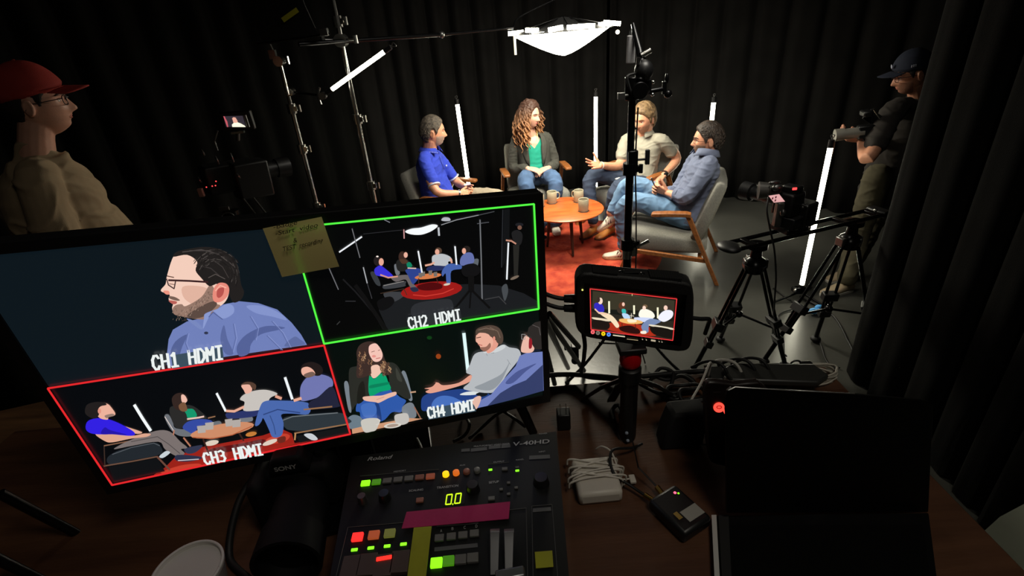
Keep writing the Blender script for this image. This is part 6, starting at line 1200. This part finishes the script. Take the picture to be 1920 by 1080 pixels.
for x0, y0, y1 in ((1030, 572, 570), (1030, 586, 588)):
    t_ = FS(1082, y1, -.016); cable([t_, FS(1055, y1+1, -.018), FS(1035, y1-2, -.02), FS(1010, y1-6, -.03)], .004, 'video_cable', rubber, ('upper' if y1 == 570 else 'lower')+' black video cable plugged into the left side of the small monitor')
    solo(MB().tube([FS(1083, y1, -.016), FS(1058, y1+1, -.018)], [.0085, .007], 10), 'cable_plug', black, ('upper' if y1 == 570 else 'lower')+' black plug in the left side of the small monitor', 'plug', bevel=.001)
cable([FS(1298, 606, -.016), FS(1318, 611, -.02), FS(1338, 618, -.03), FS(1342, 640, -.05), FS(1338, 665, -.06)], .004, 'power_cable', rubber, 'black power cable leaving the right side of the small monitor')
cable([FS(1094, 630, -.02), FS(1098, 660, -.02), FS(1097, 690, -.03), atz(1094, 705, DZ+.01), atz(1150, 712, DZ+.008)], .004, 'monitor_cable', rubber, 'black cable dropping from the lower left corner of the small monitor')
# ================================================================== things on the desk
whp = mat('white_plastic', (205, 198, 186), .45)
c = atz(1118, 900, DZ+.014); t = thing('power_adapter', 'white laptop power adapter wrapped in its own white cable', 'charger', (c[0], c[1], DZ))
c = V(c[0], c[1], DZ+.0145); MB().box(c, (.078, .085, .028), rotz(.02)).build('adapter_body', whp, t, bevel=.007)
q = MB()
for i, (dy, sl_) in enumerate(((.022, .012), (.014, -.006), (.006, .008), (-.003, -.010), (.028, -.012), (-.010, .004), (.001, .006))):
    hw = .044+.004*(i % 3); z1 = .0175+.0015*(i % 2)
    q.tube(spline([c+V(-hw, dy-sl_, 0), c+V(-hw*.9, dy-sl_, .014), c+V(-.01, dy, z1), c+V(hw*.9, dy+sl_, .014), c+V(hw, dy+sl_, 0), c+V(hw*.95, dy+sl_, -.011), c+V(0, dy, -.0125) if False else c+V(hw*.9, dy+sl_, -.012)], 5), .0019, 6)
q.tube(spline([c+V(.042, .02, .01), c+V(.036, .045, .02), c+V(.022, .062, .018), c+V(.012, .070, .004)], 5), .0018, 6); q.tube(spline([c+V(.044, -.004, .0), c+V(.052, -.006, .002), c+V(.060, -.004, .0)], 3), .0018, 6); q.build('wound_cable', whp, t, smooth=180)
MB().box(c+V(.066, .0, -.006), (.011, .018, .006)).build('cable_plug', whp, t, bevel=.0015)
c = atz(1057, 800, DZ); t = thing('plug_adapter', 'small black mains plug adapter with two prongs beside the switcher corner', 'plug', c)
MB().box(c+V(0, .0, .022), (.028, .028, .040), rotz(-.05)).build('adapter_body', black, t, bevel=.003)
for e in (-.006, .006): MB().box(c+V(e, .0, .05), (.0018, .005, .018)).build('prong', chrome, t)
c = atz(1272, 972, DZ); t = thing('wireless_receiver', 'black wireless box with a red light, pale label and two leads on the desk', 'receiver', c); M = rotz(.48)
g = lambda x, y, z: c+M @ V(x, y, z)
MB().box(g(0, 0, .014), (.062, .082, .024), M).build('receiver_body', black, t, bevel=.006)
MB().box(g(.010, -.018, .0268), (.034, .022, .0008), M).build('white_label', mat('pale_label_paper', (150, 148, 140), .7), t); MB().box(g(-.014, -.010, .0268), (.008, .014, .0008), M).build('yellow_label', mat('ochre_label', (150, 120, 50), .7), t)
MB().ell(g(.016, .026, .0262), (.0026, .0026, .001)).build('red_lamp', emit('pink_led', (255, 90, 120), 2.), t, smooth=180); MB().ell(g(.020, .022, .0262), (.0018, .0018, .001)).build('green_lamp', led_g, t, smooth=180)
MB().rod(g(.004, .04, .014), g(.006, .058, .016), .005).rod(g(-.018, .04, .014), g(-.022, .058, .014), .005).build('connector', mat('brass', (180, 150, 80), .3, 1.), t)
MB().tube([g(.006, .055, .016), g(.0, .10, .03), g(-.0, .12, .085)], [.0016, .0014, .001], 6).build('antenna', black, t)
cable([g(-.022, .056, .014), g(-.03, .085, .016), g(-.045, .115, .03), g(-.02, .15, .04), g(.03, .15, .02), g(.06, .155, .01)], .0026, 'receiver_lead', rubber, 'black lead curling from the wireless box towards the black battery box')
c = atz(1280, 843, DZ); t = thing('battery_box', 'dark bag-like black box between the mini tripod and the dark laptop', 'box', c)
MB().prism([c+V(x, 0, z) for x, z in ((-.042, 0), (.040, 0), (.046, .08), (.036, .088), (-.024, .088), (-.036, .045))], (0, .045, 0)).build('box_body', matte, t, bevel=.008); MB().ell(c+V(.04, -.004, .012), (.008, .003, .002)).build('clip', steel, t, smooth=180)
a = atz(1294, 762, DZ+.07); b = atz(1330, 682, DZ+.10); t = thing('white_usb_lead', 'pale USB plug and lead rising behind the black box', 'cable', a)
MB().box(a, (.012, .008, .030), rotz(.3)).build('usb_plug', mat('pale_grey_plastic', (180, 176, 168), .5), t, bevel=.002); MB().tube(spline([a+V(0, 0, .014), (a+b)/2+V(.002, 0, .004), b, b+V(.012, .02, -.02), b+V(.014, .03, -.06)], 5), .0024, 8).build('lead', mat('pale_grey_plastic', (180, 176, 168), .5), t, smooth=180)
R = random.Random(3)
for i, pts in enumerate((((1200, 720), (1230, 735), (1262, 742), (1290, 760)), ((1215, 700), (1250, 712), (1280, 705), (1310, 725)), ((1152, 790), (1148, 770), (1160, 760), (1175, 790)), ((1225, 705), (1240, 690), (1262, 700), (1256, 730)), ((1000, 706), (1060, 702), (1130, 706), (1180, 712)), ((1180, 708), (1260, 700), (1320, 696), (1380, 700)))):
    cable([atz(x, y, DZ+.007+.018*math.sin(j*2.1+i)**2) for j, (x, y) in enumerate(pts)], .0045 if i < 4 else .006, 'desk_cable', rubber, ['black cable lying in front of the mini tripod leg', 'black cable across the desk behind the black box', 'small black cable loop beside the mini tripod column', 'looped black cable right of the mini tripod', 'thick black cable along the far desk edge, left part', 'thick black cable along the far desk edge, right part'][i])
q = MB()
for i, (x, y, r) in enumerate(((1260, 720, .05), (1285, 735, .04), (1305, 740, .035))): cc_ = atz(x, y, DZ+.012+.009*i); q.tube([cc_+V(r*math.cos(a), r*.7*math.sin(a), .004*math.sin(3*a)) for a in np.linspace(0, 5.6, 26)], .0042, 6)
solo(q, 'cable_tangle', rubber, 'tangle of black cables heaped between the mini tripod and the laptop', 'cables', smooth=180)
# hub with cables, coiled white lead at the far right of the desk
c = atz(1400, 712, DZ+.02); t = thing('cable_hub', 'black cable hub with a row of pale-tipped leads behind the laptop', 'hub', V(c[0], c[1], DZ))
MB().box(V(c[0], c[1]+.01, DZ+.02), (.17, .05, .035), rotz(-.05)).build('hub_body', black, t, bevel=.004)
for i, x in enumerate((-.055, -.025, .005, .035)):
    b0 = V(c[0]+x, c[1]-.015, DZ+.038); q = MB().tube(spline([b0, b0+V(0, -.004, .018), b0+V(-.012, .01, .036), b0+V(-.035, .03, .030), b0+V(-.06, .045, .005)], 5), .0035, 8); l_ = q.build('lead', rubber if i != 1 else mat('pale_grey_plastic', (180, 176, 168), .5), t, smooth=180); MB().rod(b0-V(0, 0, .006), b0+V(0, -.002, .010), .0048).build('lead_tip', mat('pale_grey_plastic', (180, 176, 168), .5), l_)
M = rotz(-.16); c = atz(1455, 706, DZ+.045); solo(MB().prism([c+M @ V(x, y, 0) for x, y in ((-.10, -.03), (.07, -.035), (.10, -.01), (.085, .03), (-.08, .03), (-.11, .01))], (0, 0, .014)), 'slim_black_device', mat('satin_black_case', (46, 46, 44), .4), 'slim angular black device resting on the leads behind the laptop', 'device', bevel=.004)
c = atz(1512, 712, DZ+.005); q = MB(); R = random.Random(8)
for i in range(9): r = .038+.006*R.random(); q.tube([c+V(r*1.5*math.cos(a)+.003*R.uniform(-1, 1), r*.62*math.sin(a), .004+.0035*i*.8+.003*math.sin(2*a+i)) for a in np.linspace(0, 2*math.pi, 30)], .0022, 6)
solo(q, 'coiled_white_cable', mat('translucent_white_cable', (186, 180, 166), .4), 'coil of thin white cable at the far right end of the desk', 'cable', smooth=180)
c = atz(1503, 690, DZ+.03); t = thing('binder_clip', 'small black clip standing above the white cable coil', 'clip', V(c[0], c[1], DZ)); MB().box(c+V(.008, 0, .0), (.024, .012, .03)).build('clip_body', black, t, bevel=.002); MB().tube([c+V(-.016+.012*math.cos(a), 0, .010+.012*math.sin(a)) for a in np.linspace(.5, 5.5, 14)], .0022, 6).build('wire_loop', black, t)
# ---- laptops seen dark
c = atz(1338, 905, DZ); lb = mat('dark_laptop_lid', (14, 14, 15), .35); L1 = []
t = thing('dark_recorder', 'black upright recorder panel with a glowing red record mark, left of the laptop', 'recorder', (.40, .78, DZ))
py_ = .80; pl = lambda px, py, y=None: at(px, py, py_ if y is None else y)
o = rounded([(1322, 760), (1322, 730), (1332, 717), (1380, 722), (1440, 730), (1440, 868), (1345, 872), (1330, 850), (1324, 800)], 3)
MB().prism([pl(*p, .675) for p in o], (0, .014, 0)).build('panel', mat('dark_brown_plastic', (26, 17, 16), .4), t, bevel=.003)
rc = lambda px, py, o_=0: at(px, py, .6738-o_)
q = MB(); P = [rc(1348+10.5*math.cos(a), 764+9.5*math.sin(a)) for a in np.linspace(.75, 2*math.pi-.1, 22)]+[rc(1358, 764), rc(1359, 777)]; q.add(P, [tuple(range(len(P)))]); q.build('record_mark', emit('record_red', (255, 70, 56), 1.8), t, smooth=0)
q = MB(); q.tube([rc(1348.5+4.6*math.cos(a), 763.5+2.6*math.sin(a), .0008) for a in np.linspace(0, 2*math.pi, 17)], .0008, 5).build('mark_ring', emit('dark_red_ring', (150, 10, 12), 1.), t)
text_mesh('VIDEO', rc(1337, 737), V(1, 0, -.02), V(0, 0, 1), .013, .0026, 'lettering', mat('dim_print', (70, 60, 60), .6), t)
t = thing('laptop', 'open laptop with a black unlit screen filling the lower right of the photo', 'laptop', (.48, .55, DZ))
o = [(1363, 962), (1361, 745), (1364, 733), (1372, 727), (1480, 732), (1600, 739), (1735, 751), (1745, 755), (1750, 766), (1741, 960)]
lid0 = atz(1550, 962, DZ+.016); _t = at(1500, 735, lid0[1]+.055); lidn = nrm(np.cross(V(1, 0, 0), _t-lid0)); lidn = lidn if lidn[1] < 0 else -lidn; LP = lambda px, py: atp(px, py, lid0, lidn)
MB().prism([LP(*p) for p in o], -lidn*.006).build('screen_lid', mat('glossy_black_screen', (4, 4, 4), .4, spec=.2), t, bevel=.001)
e = [LP(*p)+lidn*.0004 for p in ((1366, 732), (1378, 725.5), (1480, 732), (1602, 738))]; MB().tube(e, .0011, 6).build('lid_edge', steel, t)
e = [LP(*p)+lidn*.0004 for p in ((1330, 718), (1372, 722), (1500, 728))]
bs0, bs1, bs2, bs3 = atz(1336, 966, DZ+.014), atz(1345, 1130, DZ+.014), atz(1760, 1100, DZ+.014), atz(1742, 960, DZ+.014)
MB().prism([bs0, bs1, bs2, bs3], (0, 0, -.013)).build('base', mat('dark_laptop_base', (9, 9, 9), .9, spec=.1), t, bevel=.003)
MB().prism([atz(1334, 966, DZ+.0145), atz(1342, 1130, DZ+.0145), atz(1352, 1130, DZ+.0145), atz(1343, 966, DZ+.0145)], (0, 0, .0008)).build('side_edge', mat('silver_aluminium', (200, 200, 196), .4, .2), t)
k0, k1, k2, k3 = atz(1368, 985, DZ+.0143), atz(1374, 1130, DZ+.0143), atz(1745, 1095, DZ+.0143), atz(1730, 985, DZ+.0143); MB().prism([k0, k1, k2, k3], (0, 0, .0012)).build('keyboard', mat('black_keys', (5, 5, 5), .9, spec=.1), t)
MB().prism([atz(1347, 966, DZ+.0146), atz(1356, 1130, DZ+.0146), atz(1374, 1130, DZ+.0146), atz(1366, 966, DZ+.0146)], (0, 0, .0006)).build('side_inlay', mat('dark_grey_inlay', (34, 34, 34), .8, spec=.2), t)
# white paper cup lid at the bottom, left of centre
c = atz(352, 1072, DZ+.10); t = thing('paper_cup', 'white round paper cup at the bottom edge, left of the switcher', 'cup', V(c[0], c[1], DZ))
cup = mat('white_card', (196, 192, 186), .6)
MB().lathe([(.0005, 0), (.030, 0), (.046, .095), (.048, .098), (.048, .103), (.045, .103), (.044, .098), (.0005, .096)], V(c[0], c[1], DZ), seg=44).build('cup_wall', cup, t, smooth=35)
MB().tube([V(c[0], c[1], DZ+.103)+V(.0465*math.cos(a), .0465*math.sin(a), 0) for a in np.linspace(0, 2*math.pi, 45)], .0022, 8).build('rim', cup, t, smooth=180)
# lower left: slatted crate, bag, dark stand arms
t = thing('wooden_shelf', 'dark wooden slatted shelf in the shadows left of the monitor', 'shelf', (-1.55, .95, 0)); pw = mat('dim_pine', (120, 84, 54), .6, 0, .1, 40, 0, 4, dark=(84, 56, 34), stretch=(1, 8, 8))
for i, z in enumerate((.30, .55, .80, 1.02)): MB().box((-1.45, 1.05, z), (.62, .40, .022), rotz(.28)).build('shelf_board', pw, t, bevel=.002)
for x, y in ((-1.75, .78), (-1.20, .94), (-1.72, 1.16), (-1.18, 1.32)): MB().box((x, y, .52), (.035, .035, 1.04), rotz(.28)).build('post', pw, t)
t = thing('dark_arm_stand', 'dark metal rods crossing the lower left corner', 'stand', atz(160, 1015, .9))
MB().rod(at(0, 925, .62), at(165, 1012, .66), .008).build('upper_rod', blackmetal, t); MB().rod(at(-10, 1045, .55), at(80, 1090, .56), .008).build('lower_rod', blackmetal, t)
c = atz(200, 965, .95)
q = MB(); R = random.Random(5); q.ell(c, (.075, .05, .045), nu=26, nv=16); vv = q.v[0]
for i in range(len(vv)): vv[i] = c+(vv[i]-c)*(1+.45*noise.noise(Vector(vv[i]*38)))
solo(q, 'crumpled_bag', mat('clear_wrap', (120, 116, 104), .3), 'crumpled plastic wrap in the shadows below the left end of the monitor', 'plastic wrap', smooth=0)
